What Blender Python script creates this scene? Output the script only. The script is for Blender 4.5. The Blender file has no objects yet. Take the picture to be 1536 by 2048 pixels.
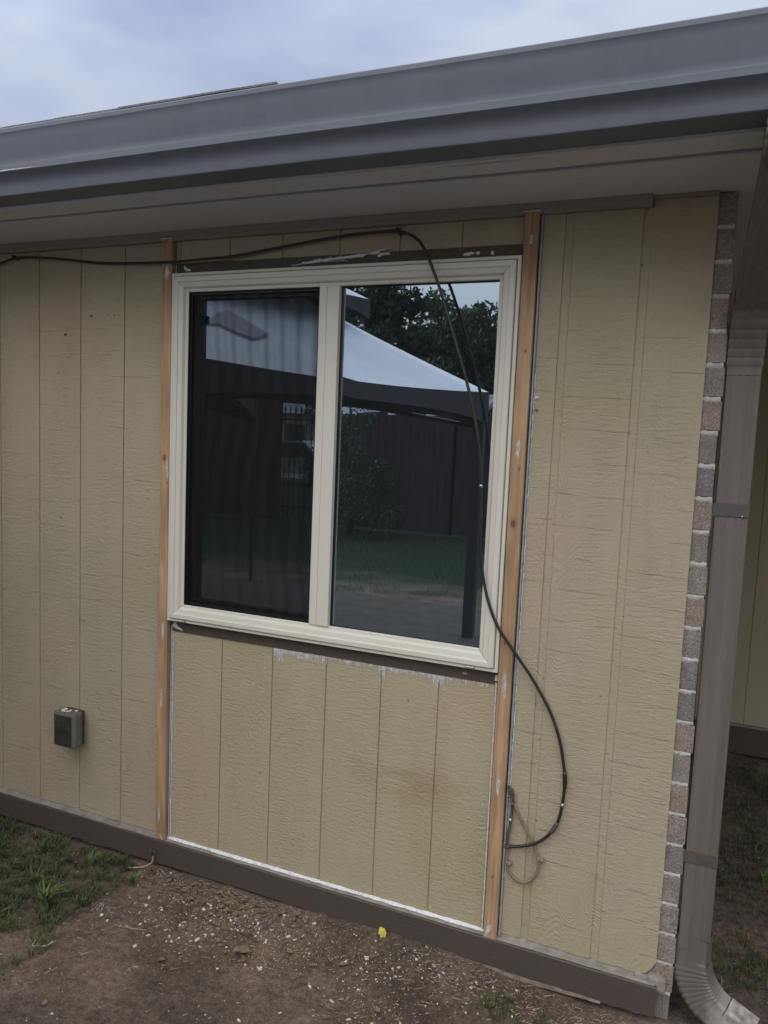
import bpy, bmesh, math, random
from mathutils import Vector, Matrix, noise
R = math.radians
rnd = random.Random(7)
scene = bpy.context.scene
COL = scene.collection

# ------------------------------------------------------------------ camera
cam_d = bpy.data.cameras.new('camera')
cam = bpy.data.objects.new('camera', cam_d); COL.objects.link(cam)
right = Vector((0.92243306, 0.38381547, 0.04246105))
down = Vector((0.07633868, -0.07346038, -0.99437215))
fwd = Vector((-0.37853621, 0.92048316, -0.09706225))
m = Matrix((right, -down, -fwd)).transposed().to_4x4()
m.translation = Vector((0, -2.15624, 1.6))
cam.matrix_world = m
cam_d.sensor_fit = 'HORIZONTAL'; cam_d.sensor_width = 36; cam_d.lens = 36 * 1508.3 / 1536
cam_d.clip_start = 0.05; cam_d.clip_end = 1000
scene.camera = cam

# ------------------------------------------------------------------ sky and light
world = bpy.data.worlds.new('World'); scene.world = world; world.use_nodes = True
wt = world.node_tree; wt.nodes.clear()
def wn(t): return wt.nodes.new(t)
wo = wn('ShaderNodeOutputWorld'); bg = wn('ShaderNodeBackground')
sky = wn('ShaderNodeTexSky'); sky.sky_type = 'NISHITA'; sky.sun_disc = False
SUN_EL, SUN_AZ = R(52), R(200)
sky.sun_elevation = SUN_EL; sky.sun_rotation = SUN_AZ; sky.air_density = 1.5; sky.dust_density = 3
tc = wn('ShaderNodeTexCoord')
n1 = wn('ShaderNodeTexNoise'); n1.inputs['Scale'].default_value = 2.6; n1.inputs['Detail'].default_value = 4; n1.inputs['Roughness'].default_value = .5
n1.inputs['Distortion'].default_value = .4
mp = wn('ShaderNodeMapping'); mp.inputs['Scale'].default_value = (1, 1, 2.2); mp.inputs['Location'].default_value = (.55, .1, .25)
wt.links.new(tc.outputs['Generated'], mp.inputs['Vector']); wt.links.new(mp.outputs[0], n1.inputs['Vector'])
cr = wn('ShaderNodeValToRGB')
cr.color_ramp.elements[0].position = .38; cr.color_ramp.elements[0].color = (.40, .48, .74, 1)
cr.color_ramp.elements[1].position = .62; cr.color_ramp.elements[1].color = (.74, .81, .97, 1)
wt.links.new(n1.outputs['Fac'], cr.inputs['Fac'])
# the open overcast sky behind the photographer and overhead is brighter than the cloud bank over the roof
sx = wn('ShaderNodeSeparateXYZ'); wt.links.new(tc.outputs['Generated'], sx.inputs[0])
mr = wn('ShaderNodeMapRange'); mr.interpolation_type = 'SMOOTHSTEP'
mr.inputs['From Min'].default_value = .12; mr.inputs['From Max'].default_value = 1.0; mr.inputs['To Min'].default_value = .80; mr.inputs['To Max'].default_value = 2.7
my = wn('ShaderNodeMath'); my.operation = 'MULTIPLY_ADD'; my.inputs[1].default_value = -.28
wt.links.new(sx.outputs['Y'], my.inputs[0]); wt.links.new(sx.outputs['Z'], my.inputs[2])
wt.links.new(my.outputs[0], mr.inputs['Value'])
vm = wn('ShaderNodeVectorMath'); vm.operation = 'SCALE'
tint = wn('ShaderNodeMix'); tint.data_type = 'RGBA'; tint.inputs[7].default_value = (.66, .64, .60, 1)
mt0 = wn('ShaderNodeMapRange'); mt0.inputs['From Min'].default_value = .5; mt0.inputs['From Max'].default_value = -.2; mt0.inputs['To Min'].default_value = 0; mt0.inputs['To Max'].default_value = .62
wt.links.new(sx.outputs['Y'], mt0.inputs['Value']); wt.links.new(mt0.outputs[0], tint.inputs[0]); wt.links.new(cr.outputs[0], tint.inputs[6])
wt.links.new(tint.outputs[2], vm.inputs[0]); wt.links.new(mr.outputs[0], vm.inputs['Scale'])
vs = wn('ShaderNodeVectorMath'); vs.operation = 'SCALE'; vs.inputs['Scale'].default_value = .12
wt.links.new(sky.outputs[0], vs.inputs[0])
va = wn('ShaderNodeMix'); va.data_type = 'RGBA'; va.inputs[0].default_value = .85
wt.links.new(vs.outputs[0], va.inputs[6]); wt.links.new(vm.outputs[0], va.inputs[7])
wt.links.new(va.outputs[2], bg.inputs['Color']); bg.inputs['Strength'].default_value = 1.0
wt.links.new(bg.outputs[0], wo.inputs['Surface'])

sd = bpy.data.lights.new('sun', 'SUN'); sd.energy = 1.0; sd.angle = R(70); sd.color = (1, .93, .82)
sun = bpy.data.objects.new('sun', sd); COL.objects.link(sun)
sdir = Vector((math.sin(R(200)) * math.cos(SUN_EL), math.cos(R(200)) * math.cos(SUN_EL), math.sin(SUN_EL)))
sun.rotation_euler = (sdir).to_track_quat('Z', 'Y').to_euler()
sun.location = sdir * 20
scene.view_settings.view_transform = 'Standard'; scene.view_settings.look = 'None'
scene.view_settings.exposure = 0.10; scene.view_settings.gamma = 1
scene.cycles.max_bounces = 8; scene.cycles.transparent_max_bounces = 12

# ------------------------------------------------------------------ material helpers
class NT:
    def __init__(s, name, rough=.7, spec=.3):
        s.m = bpy.data.materials.new(name); s.m.use_nodes = True; s.t = s.m.node_tree; s.t.nodes.clear()
        s.out = s.n('ShaderNodeOutputMaterial'); s.b = s.n('ShaderNodeBsdfPrincipled')
        s.l(s.b.outputs[0], s.out.inputs[0]); s.b.inputs['Roughness'].default_value = rough
        s.b.inputs['Specular IOR Level'].default_value = spec
        tcn = s.n('ShaderNodeTexCoord'); s.co = tcn.outputs['Object']
    def n(s, t): return s.t.nodes.new(t)
    def l(s, a, b): s.t.links.new(a, b)
    def mapv(s, scale=(1, 1, 1), loc=(0, 0, 0), src=None):
        x = s.n('ShaderNodeMapping'); x.inputs['Scale'].default_value = scale; x.inputs['Location'].default_value = loc
        s.l(src or s.co, x.inputs['Vector']); return x.outputs[0]
    def noise(s, scale, detail=4, rough=.55, vec=None, dist=0):
        x = s.n('ShaderNodeTexNoise'); x.inputs['Scale'].default_value = scale; x.inputs['Detail'].default_value = detail
        x.inputs['Roughness'].default_value = rough; x.inputs['Distortion'].default_value = dist
        s.l(vec or s.co, x.inputs['Vector']); return x.outputs['Fac']
    def ramp(s, v, stops):
        x = s.n('ShaderNodeValToRGB'); e = x.color_ramp.elements
        while len(e) < len(stops): e.new(.5)
        for q, (p, c) in zip(e, stops):
            q.position = p; q.color = (c, c, c, 1) if isinstance(c, (int, float)) else (*c, 1)
        s.l(v, x.inputs[0]); return x.outputs[0]
    def math(s, op, a, b=None, c=None):
        x = s.n('ShaderNodeMath'); x.operation = op
        for i, v in enumerate((a, b, c)):
            if v is None: continue
            if isinstance(v, (int, float)): x.inputs[i].default_value = v
            else: s.l(v, x.inputs[i])
        return x.outputs[0]
    def mix(s, f, a, b, mode='MIX'):
        x = s.n('ShaderNodeMix'); x.data_type = 'RGBA'; x.blend_type = mode
        for i, v in ((0, f), (6, a), (7, b)):
            if isinstance(v, (int, float)): x.inputs[i].default_value = v
            elif isinstance(v, tuple): x.inputs[i].default_value = (*v, 1)
            else: s.l(v, x.inputs[i])
        return x.outputs[2]
    def bump(s, h, strength=.5, dist=.002, prev=None):
        x = s.n('ShaderNodeBump'); x.inputs['Strength'].default_value = strength; x.inputs['Distance'].default_value = dist
        s.l(h, x.inputs['Height'])
        if prev is not None: s.l(prev, x.inputs['Normal'])
        s.l(x.outputs[0], s.b.inputs['Normal']); return x.outputs[0]
    def col(s, c):
        if isinstance(c, tuple): s.b.inputs['Base Color'].default_value = (*c, 1)
        else: s.l(c, s.b.inputs['Base Color'])
    def sep(s, src=None):
        x = s.n('ShaderNodeSeparateXYZ'); s.l(src or s.co, x.inputs[0]); return x.outputs

def simple(name, c1, c2=None, rough=.7, spec=.3, scale=20, bump=.2, bscale=150, bdist=.001, stretch=(1, 1, 1), metal=0):
    t = NT(name, rough, spec)
    v = t.mapv(stretch)
    if c2: t.col(t.ramp(t.noise(scale, 6, .6, v), [(.35, c1), (.65, c2)]))
    else: t.col(c1)
    if bump: t.bump(t.noise(bscale, 4, .6, v), bump, bdist)
    t.b.inputs['Metallic'].default_value = metal
    return t.m

def siding_mat(name, base, lines=True):
    t = NT(name, .62, .25)
    c2 = tuple(x * y for x, y in zip(base, (1.03, .95, .97))); c3 = tuple(x * y for x, y in zip(base, (.95, .96, .88)))
    big = t.ramp(t.noise(1.6, 3, .5), [(.38, c3), (.5, base), (.64, c2)])
    dirt = t.ramp(t.noise(60, 5, .75), [(.28, .72), (.42, 1.0)])
    drip = t.ramp(t.noise(1, 5, .7, t.mapv((9, 9, 2.2))), [(.3, .965), (.6, 1.02)])
    vor = t.n('ShaderNodeTexVoronoi'); vor.inputs['Scale'].default_value = 9; t.l(t.mapv((1, .01, 1.2), (.3, 0, .7)), vor.inputs['Vector'])
    speck = t.ramp(vor.outputs['Distance'], [(.022, .35), (.045, 1.0)])
    c = t.mix(1, big, dirt, 'MULTIPLY'); c = t.mix(1, c, drip, 'MULTIPLY'); c = t.mix(.8, c, speck, 'MULTIPLY')
    x, y, z = t.sep()
    if not lines:      # rusty smudge rubbed across the panel
        mv = t.mapv((3.2, 0, 9), (.72 * 3.2, 0, -.53 * 9)); ln_ = t.n('ShaderNodeVectorMath'); ln_.operation = 'LENGTH'; t.l(mv, ln_.inputs[0])
        sm = t.math('MULTIPLY', t.ramp(ln_.outputs['Value'], [(.1, 1.0), (.9, 0.0)]), t.ramp(t.noise(1, 4, .6, t.mapv((5, 5, 16), (1, 0, 2))), [(.40, 0.0), (.62, 1.0)]))
        c = t.mix(t.math('MULTIPLY', sm, .55), c, (.33, .225, .135))
    # pressed wood grain: fine pebble, short horizontal ripples in vertical bands, contour swirls, sawn lines
    fine = t.noise(330, 3, .6)
    rip = t.noise(1, 4, .65, t.mapv((26, 10, 120)), .8)
    band = t.ramp(t.noise(1, 3, .5, t.mapv((7, 10, 2.6), (3, 0, 1))), [(.38, .35), (.58, 1.0)])
    rip = t.math('MULTIPLY', t.ramp(rip, [(.35, 0.0), (.65, 1.0)]), band)
    sw = t.noise(1, 1.5, .4, t.mapv((9, 5, 3.2), (1.3, 0, .4)))
    swl = t.math('SINE', t.math('MULTIPLY', sw, 260))
    swm = t.ramp(t.noise(1, 2, .5, t.mapv((7, 3, 1.9), (8, 0, 3))), [(.52, 0.0), (.63, 1.0)])
    swl = t.math('MULTIPLY', t.math('MULTIPLY', swl, swm), .25)
    h = t.math('ADD', t.math('MULTIPLY', fine, .9), t.math('MULTIPLY', rip, .75))
    h = t.math('ADD', h, swl)
    if lines:
        board = t.math('FLOOR', t.math('DIVIDE', t.math('ADD', x, .17), .2))
        off = t.math('MULTIPLY', t.math('SINE', t.math('MULTIPLY', board, 12.9)), .5)
        wob = t.math('MULTIPLY', t.noise(9, 3, .6), .18)
        ph = t.math('ADD', t.math('ADD', t.math('DIVIDE', z, .0905), off), t.math('ADD', wob, t.math('MULTIPLY', x, .35)))
        fr = t.math('FRACT', ph)
        ln = t.ramp(fr, [(0.0, 1.0), (.025, 0.0)])
        lm = t.ramp(t.noise(1, 3, .6, t.mapv((11, 3, 6))), [(.42, 0.0), (.58, 1.0)])
        lnn = t.math('MULTIPLY', ln, lm)
        h = t.math('SUBTRACT', h, t.math('MULTIPLY', lnn, .72))
        c = t.mix(t.math('MULTIPLY', lnn, .04), c, tuple(q * .5 for q in base))
    h2 = t.noise(1, 4, .7, t.mapv((75, 60, 110)))
    h = t.math('ADD', h, t.math('MULTIPLY', h2, .5 if lines else 1.5))
    t.col(c); t.bump(h, .95, .0017)
    return t.m

M = {}
M['siding'] = siding_mat('beige_painted_siding', (.412, .362, .260))
M['siding_smooth'] = siding_mat('beige_painted_siding_under_window', (.424, .376, .254), lines=False)
M['brown'] = simple('dark_brown_paint', (.070, .056, .046), (.095, .078, .066), .55, .3, 6, .7, 1, .0015, (18, 40, 260))
M['ledge'] = simple('weathered_grey_ledge', (.20, .185, .155), (.31, .29, .25), .9, .2, 30, .6, 90, .002)
M['soffit'] = simple('hazed_taupe_soffit_paint', (.55, .555, .60), (.64, .64, .68), .6, .3, 5, .35, 1, .001, (10, 60, 60))  # taupe lifted to a pale blue grey, lens haze put into the colour
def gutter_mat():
    t = NT('hazed_taupe_gutter_paint', .52, .4)
    c = t.ramp(t.noise(1, 6, .6, t.mapv((1.2, 14, 14))), [(.3, (.124, .140, .172)), (.7, (.156, .172, .202))])  # blue cast over the taupe imitates the veil of lens haze
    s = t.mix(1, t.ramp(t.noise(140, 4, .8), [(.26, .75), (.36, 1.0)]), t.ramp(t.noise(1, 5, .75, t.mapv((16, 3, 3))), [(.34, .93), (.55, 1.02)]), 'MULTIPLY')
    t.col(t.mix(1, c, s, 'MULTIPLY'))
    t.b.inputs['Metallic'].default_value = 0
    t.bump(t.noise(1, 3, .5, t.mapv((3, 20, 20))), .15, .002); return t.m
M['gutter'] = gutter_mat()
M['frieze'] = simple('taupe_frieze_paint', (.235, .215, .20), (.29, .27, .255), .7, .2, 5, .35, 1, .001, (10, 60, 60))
def spout_mat():
    t = NT('brown_downspout_paint', .5, .35)
    c = t.ramp(t.noise(1, 6, .6, t.mapv((50, 50, 1.5))), [(.3, (.112, .098, .088)), (.7, (.162, .143, .127))])
    z = t.sep()[2]
    d = t.ramp(t.math('ADD', t.math('MULTIPLY', z, 2.2), t.math('MULTIPLY', t.noise(22, 6, .75), 1.1)), [(.42, 1.0), (1.15, 0.0)])
    c = t.mix(t.math('MULTIPLY', d, .6), c, (.17, .150, .125))
    x = t.sep()[0]
    low = t.ramp(z, [(.08, 1.0), (.16, 0.0)]); sid = t.ramp(t.math('ADD', x, t.math('MULTIPLY', t.noise(40, 5, .7), .09)), [(.17, 0.0), (.22, 1.0)])
    c = t.mix(t.math('MULTIPLY', t.math('MULTIPLY', low, sid), .75), c, (.44, .41, .37))
    scr = t.ramp(t.noise(1, 3, .7, t.mapv((260, 260, 14))), [(.66, 0.0), (.70, 1.0)])
    c = t.mix(t.math('MULTIPLY', scr, .35), c, (.36, .33, .30))
    t.col(c)
    t.bump(t.noise(60, 5, .6), .12, .001); return t.m
M['spout'] = spout_mat()
M['weathered'] = simple('chalky_weathered_metal', (.17, .15, .14), (.46, .43, .39), .8, .2, 34, .5, 120, .001)
M['strap'] = simple('dark_grey_strap', (.075, .072, .068), (.10, .095, .09), .5, .4, 30, .2, 200)
M['vinyl'] = simple('almond_vinyl', (.640, .620, .540), (.670, .650, .570), .38, .4, 3, .12, 220, .0004)
M['sash'] = simple('dark_bronze_sash', (.016, .016, .016), None, .4, .4, bump=0)
M['gasket'] = simple('black_gasket', (.010, .010, .010), None, .5, .3, bump=0)
M['spacer'] = simple('green_grey_spacer', (.12, .16, .13), None, .4, .4, bump=0)
def glass():
    t = NT('coated_window_glass'); t.t.nodes.remove(t.b)
    g = t.n('ShaderNodeBsdfGlossy'); g.inputs['Roughness'].default_value = 0.0; g.inputs['Color'].default_value = (.74, .88, 1, 1)
    tr = t.n('ShaderNodeBsdfTransparent'); tr.inputs['Color'].default_value = (.42, .46, .46, 1)
    mx = t.n('ShaderNodeMixShader')
    lw = t.n('ShaderNodeLayerWeight'); lw.inputs['Blend'].default_value = .25
    t.l(t.ramp(lw.outputs['Facing'], [(0, .46), (.5, .50), (1, .95)]), mx.inputs[0])
    t.l(tr.outputs[0], mx.inputs[1]); t.l(g.outputs[0], mx.inputs[2])
    df = t.n('ShaderNodeBsdfDiffuse'); df.inputs['Color'].default_value = (.55, .60, .66, 1); m2 = t.n('ShaderNodeMixShader'); m2.inputs[0].default_value = .022
    t.l(mx.outputs[0], m2.inputs[1]); t.l(df.outputs[0], m2.inputs[2]); t.l(m2.outputs[0], t.out.inputs[0])
    bp = t.n('ShaderNodeBump'); bp.inputs['Strength'].default_value = .012; bp.inputs['Distance'].default_value = .02
    t.l(t.noise(2.5, 1, .3), bp.inputs['Height']); t.l(bp.outputs[0], g.inputs['Normal'])
    return t.m
M['glass'] = glass()
def screen():
    t = NT('charcoal_insect_mesh'); t.b.inputs['Base Color'].default_value = (.004, .0045, .005, 1)
    tr = t.n('ShaderNodeBsdfTransparent'); mx = t.n('ShaderNodeMixShader')
    x, y, z = t.sep()
    # moire painted in as wavy vertical bands of higher and lower transparency
    ph = t.math('ADD', t.math('MULTIPLY', x, 100), t.math('MULTIPLY', t.math('SINE', t.math('MULTIPLY', z, 6.0)), 2.6))
    ph = t.math('ADD', ph, t.math('MULTIPLY', t.noise(4, 2, .5), 5.0))
    w = t.math('POWER', t.math('ADD', t.math('MULTIPLY', t.math('SINE', ph), .5), .5), 2.0)
    f = t.math('SUBTRACT', .58, t.math('MULTIPLY', w, .34))
    t.l(f, mx.inputs[0]); t.l(tr.outputs[0], mx.inputs[1]); t.l(t.b.outputs[0], mx.inputs[2]); t.l(mx.outputs[0], t.out.inputs[0])
    return t.m
M['screen'] = screen()
def cedar():
    t = NT('raw_cedar', .7, .25)
    v = t.mapv((60, 60, 2.2), (0, 0, 0))
    g = t.noise(1, 6, .6, v, 1.2)
    c = t.ramp(g, [(.28, (.30, .180, .098)), (.5, (.42, .275, .160)), (.72, (.54, .390, .250))])
    b = t.ramp(t.noise(1, 3, .5, t.mapv((6, 6, 3.5), (2, 0, 9))), [(.35, .74), (.65, 1.12)])
    c = t.mix(1, c, b, 'MULTIPLY')
    for (kx, kz) in ((-.476, 1.372), (-1.712, 1.500), (-.468, 1.53), (-1.70, 1.415), (-.470, 1.86), (-.48, 1.02), (-.474, .30)):
        mpv = t.mapv((1, 0, .62), (-kx, 0, -kz * .62))
        ln = t.n('ShaderNodeVectorMath'); ln.operation = 'LENGTH'; t.l(mpv, ln.inputs[0])
        d = t.math('ADD', ln.outputs['Value'], t.math('MULTIPLY', t.noise(200, 2, .5), .002))
        r = .0065 if kz in (1.372, 1.500) else .0028
        c = t.mix(t.ramp(t.math('DIVIDE', d, r * 3), [(.3, .82), (.5, .25), (1, 0.0)]), c, (.11, .06, .035))
    t.col(c); t.bump(g, .4, .001); return t.m
M['cedar'] = cedar()
def caulk():
    t = NT('white_caulk', .6, .3)
    t.col(t.ramp(t.noise(120, 5, .7), [(.3, (.42, .42, .42)), (.5, (.70, .71, .72)), (.7, (.78, .79, .80))]))
    t.bump(t.noise(160, 4, .7), .6, .002); return t.m
M['caulk'] = caulk()
M['caulk_thin'] = simple('smeared_caulk', (.40, .39, .36), (.66, .66, .65), .7, .2, 70, .5, 200)
M['flash'] = simple('grey_flashing', (.28, .30, .32), (.40, .42, .44), .5, .4, 20, .2, 100)
def brick():
    t = NT('grey_brown_brick', .92, .15)
    gi = t.n('ShaderNodeAttribute'); gi.attribute_name = 'tone'
    a = t.ramp(gi.outputs['Fac'], [(0, (.290, .230, .190)), (.5, (.260, .232, .205)), (1, (.190, .184, .178))])
    sp = t.ramp(t.noise(230, 4, .8), [(.36, .45), (.47, 1.0), (.58, 1.05), (.68, 2.3)])
    t.col(t.mix(1, t.mix(1, a, sp, 'MULTIPLY'), t.ramp(t.noise(30, 3, .6), [(.3, .85), (.7, 1.15)]), 'MULTIPLY'))
    t.bump(t.noise(300, 4, .8), .8, .003); return t.m
M['brick'] = brick()
M['mortar'] = simple('white_mortar', (.40, .39, .36), (.56, .55, .52), .95, .1, 60, .8, 160, .003)
M['cable'] = simple('black_coax_jacket', (.018, .018, .019), (.030, .029, .028), .35, .5, 40, .1, 200)
M['cable_old'] = simple('painted_over_cable', (.19, .165, .115), (.24, .21, .15), .6, .3, 60, .3, 200)
M['cable_dusty'] = simple('dusty_black_cable', (.05, .045, .038), (.12, .105, .085), .6, .3, 80, .3, 200)
M['white_pl'] = simple('white_plastic', (.7, .7, .68), None, .4, .4, bump=0)
M['metal'] = simple('bright_metal', (.6, .6, .58), None, .3, .5, bump=0, metal=1)
def smoke():
    t = NT('smoked_clear_plastic', .16, .5); t.b.inputs['Base Color'].default_value = (.24, .24, .21, 1)
    tr = t.n('ShaderNodeBsdfTransparent'); tr.inputs['Color'].default_value = (.5, .52, .46, 1); mx = t.n('ShaderNodeMixShader'); mx.inputs[0].default_value = .55
    t.l(tr.outputs[0], mx.inputs[1]); t.l(t.b.outputs[0], mx.inputs[2]); t.l(mx.outputs[0], t.out.inputs[0])
    t.bump(t.noise(30, 4, .6), .3, .002); return t.m
M['smoke'] = smoke()
M['blackpl'] = simple('dull_dark_plastic', (.045, .045, .036), (.095, .092, .072), .45, .4, 40, .3, 120)
M['panelpl'] = simple('dark_smoked_panel', (.022, .024, .020), (.060, .058, .046), .25, .5, 25, .3, 120)
M['shingle'] = simple('grey_shingle_grit', (.13, .125, .13), (.24, .235, .24), .95, .1, 120, .9, 260, .003)
M['dark'] = simple('dark_interior', (.03, .03, .03), (.05, .05, .05), .9, .1, 4, 0)
def soil():
    t = NT('bare_brown_soil', .97, .1)
    a = t.ramp(t.noise(2.1, 5, .6), [(.34, (.086, .070, .056)), (.47, (.150, .119, .094)), (.62, (.245, .180, .138))])
    b = t.ramp(t.noise(45, 6, .75), [(.3, .55), (.5, 1.0), (.7, 1.35)])
    c = t.mix(1, a, b, 'MULTIPLY')
    gr = t.ramp(t.noise(330, 3, .8), [(.3, .55), (.5, 1), (.63, 1.0), (.74, 2.6)])
    c = t.mix(.9, c, gr, 'MULTIPLY')
    c = t.mix(1, c, t.ramp(t.noise(130, 5, .8), [(.34, .62), (.5, 1.0), (.66, 1.35)]), 'MULTIPLY')
    # lawn begins away from the house
    x, y, z = t.sep()
    far = t.ramp(t.math('ADD', t.math('MULTIPLY', y, -.1), t.math('MULTIPLY', t.noise(1.2, 5, .7), .22)), [(.60, 0.0), (.74, 1.0)])
    gg = t.ramp(t.noise(22, 6, .8), [(.3, (.012, .022, .010)), (.5, (.020, .038, .016)), (.68, (.036, .060, .026))])
    c = t.mix(far, c, gg)
    t.col(c)
    h = t.math('ADD', t.noise(42, 7, .72), t.math('MULTIPLY', t.noise(280, 3, .7), .35))
    t.bump(h, 1.0, .012); return t.m
M['soil'] = soil()
M['chip'] = simple('paint_flake', (.42, .40, .35), (.74, .72, .66), .7, .3, 60, .3, 200)
M['splinter'] = simple('wood_splinter', (.26, .185, .12), (.46, .36, .25), .85, .2, 40, .3, 200)
M['twig'] = simple('brown_twig', (.075, .055, .042), (.15, .11, .085), .9, .1, 40, .5, 150)
M['deadleaf'] = simple('dry_leaf', (.13, .092, .062), (.24, .175, .120), .8, .2, 60, .5, 150)
M['yellow'] = simple('yellow_scrap', (.60, .50, .09), (.72, .62, .16), .55, .3, 60, .6, 90, .003)
def grassm(name, a, b, sc=9):
    t = NT(name, .5, .3)
    t.col(t.ramp(t.noise(sc, 4, .7), [(.3, a), (.7, b)]))
    t.b.inputs['Subsurface Weight'].default_value = 0
    return t.m
M['grass'] = grassm('grass_green', (.038, .055, .022), (.105, .128, .055))
M['weed'] = grassm('weed_green', (.060, .100, .028), (.135, .190, .060), 14)
M['straw'] = grassm('straw', (.22, .19, .12), (.40, .35, .24), 30)

# ------------------------------------------------------------------ mesh helpers
def tag(o, label=None, cat=None, group=None, kind=None):
    if label: o['label'] = label
    if cat: o['category'] = cat
    if group: o['group'] = group
    if kind: o['kind'] = kind
    return o
def empty(name, loc=(0, 0, 0)):
    o = bpy.data.objects.new(name, None); COL.objects.link(o); o.location = loc; o.empty_display_size = .1; return o
class MB:
    def __init__(s): s.v = []; s.f = []; s.sm = []; s.tone = []
    def add(s, vs, fs, smooth=False, tone=0.):
        b = len(s.v); s.v += [tuple(v) for v in vs]; s.f += [tuple(i + b for i in f) for f in fs]; s.sm += [smooth] * len(fs); s.tone += [tone] * len(vs); return s
    def box(s, x0, x1, y0, y1, z0, z1, tone=0., bev=0):
        if bev:
            bm = bmesh.new(); bmesh.ops.create_cube(bm, size=1)
            for v in bm.verts: v.co = Vector(((x0 + x1) / 2 + v.co.x * (x1 - x0), (y0 + y1) / 2 + v.co.y * (y1 - y0), (z0 + z1) / 2 + v.co.z * (z1 - z0)))
            bmesh.ops.bevel(bm, geom=bm.edges[:], offset=bev, segments=2, affect='EDGES', profile=.5)
            bm.verts.index_update(); s.add([v.co[:] for v in bm.verts], [[v.index for v in f.verts] for f in bm.faces], False, tone); bm.free(); return s
        v = [(x0, y0, z0), (x1, y0, z0), (x1, y1, z0), (x0, y1, z0), (x0, y0, z1), (x1, y0, z1), (x1, y1, z1), (x0, y1, z1)]
        return s.add(v, [(0, 3, 2, 1), (4, 5, 6, 7), (0, 1, 5, 4), (1, 2, 6, 5), (2, 3, 7, 6), (3, 0, 4, 7)], False, tone)
    def tube(s, pts, r, seg=8, caps=True):
        pts = [Vector(p) for p in pts]; n = len(pts); rs = r if isinstance(r, (list, tuple)) else [r] * n
        up = None; V = []
        for i, p in enumerate(pts):
            t = (pts[min(i + 1, n - 1)] - pts[max(i - 1, 0)]).normalized()
            if up is None: up = t.orthogonal().normalized()
            up = (up - t * up.dot(t)).normalized(); sd_ = t.cross(up)
            for k in range(seg):
                a = 2 * math.pi * k / seg; V.append(p + (up * math.cos(a) + sd_ * math.sin(a)) * rs[i])
        F = [(i * seg + k, i * seg + (k + 1) % seg, (i + 1) * seg + (k + 1) % seg, (i + 1) * seg + k) for i in range(n - 1) for k in range(seg)]
        if caps: F += [tuple(range(seg))[::-1], tuple((n - 1) * seg + k for k in range(seg))]
        return s.add(V, F, True)
    def build(s, name, mat, parent=None, label=None, wn_=False):
        me = bpy.data.meshes.new(name); me.from_pydata(s.v, [], s.f); me.update()
        for p, q in zip(me.polygons, s.sm): p.use_smooth = q
        if any(s.tone):
            a = me.attributes.new('tone', 'FLOAT', 'POINT')
            for i, tv in enumerate(s.tone): a.data[i].value = tv
        me.materials.append(mat)
        bm = bmesh.new(); bm.from_mesh(me); bmesh.ops.recalc_face_normals(bm, faces=bm.faces); bm.to_mesh(me); bm.free()
        o = bpy.data.objects.new(name, me); COL.objects.link(o)
        if parent is not None:
            o.parent = parent
            pw = parent; loc = Vector((0, 0, 0))
            while pw is not None: loc += Vector(pw.location); pw = pw.parent
            o.location = -loc      # meshes are written in world coordinates
        if label: o['label'] = label
        return o
def spline(pts, n=6):
    P = [Vector(p) for p in pts]; out = []
    for i in range(len(P) - 1):
        p0, p1, p2, p3 = P[max(i - 1, 0)], P[i], P[i + 1], P[min(i + 2, len(P) - 1)]
        for k in range(n):
            t = k / n
            out.append(.5 * ((2 * p1) + (-p0 + p2) * t + (2 * p0 - 5 * p1 + 4 * p2 - p3) * t * t + (-p0 + 3 * p1 - 3 * p2 + p3) * t ** 3))
    return out + [P[-1]]

# ------------------------------------------------------------------ ground
def ground_h(x, y):
    h = 0.010 * noise.noise(Vector((x * 2.3, y * 2.3, 0))) + .006 * noise.noise(Vector((x * 9, y * 9, 3))) + .0035 * noise.noise(Vector((x * 33, y * 33, 5)))
    h += .002 * noise.noise(Vector((x * 80, y * 80, 7)))
    # soil heaped against the board between the battens
    if y < .05: h += .030 * math.exp(-((x + .80) / .42) ** 2) * math.exp(-((y + .03) / .10) ** 2)
    if y < .05: h += .010 * math.exp(-((x + 1.5) / .3) ** 2) * math.exp(-((y + .03) / .12) ** 2)
    d = max(0, -1.3 - y); h *= max(0, 1 - d * 3)
    h -= .004
    if y < -1.3: h -= min(.02, d * .1)
    return h
def axis(lo, dlo, dhi, hi, step):
    a = []; v = dlo
    while v < dhi: a.append(v); v += step
    a.append(dhi)
    g = step; v = dhi; up = []
    while v < hi: g *= 1.5; v += g; up.append(min(v, hi))
    g = step; v = dlo; dn = []
    while v > lo: g *= 1.5; v -= g; dn.append(max(v, lo))
    return dn[::-1] + a + up
xs = axis(-150, -3.1, 1.0, 150, .011); ys = axis(-150, -1.15, 2.3, 150, .012)
V = [(x, y, ground_h(x, y)) for y in ys for x in xs]; nx = len(xs)
F = [(j * nx + i, j * nx + i + 1, (j + 1) * nx + i + 1, (j + 1) * nx + i) for j in range(len(ys) - 1) for i in range(nx - 1)]
tag(MB().add(V, F, True).build('ground', M['soil']), 'bare brown dirt strewn with paint flakes along the house wall', 'ground', kind='structure')

# ------------------------------------------------------------------ the house
house = empty('house', (-1, 0, 0))
tag(house, 'beige board sided house with taupe gutter and a half trimmed almond window', 'house')
def H(mb, name, mat, label=None, parent=None): return mb.build(name, M[mat], parent or house, label)

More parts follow.
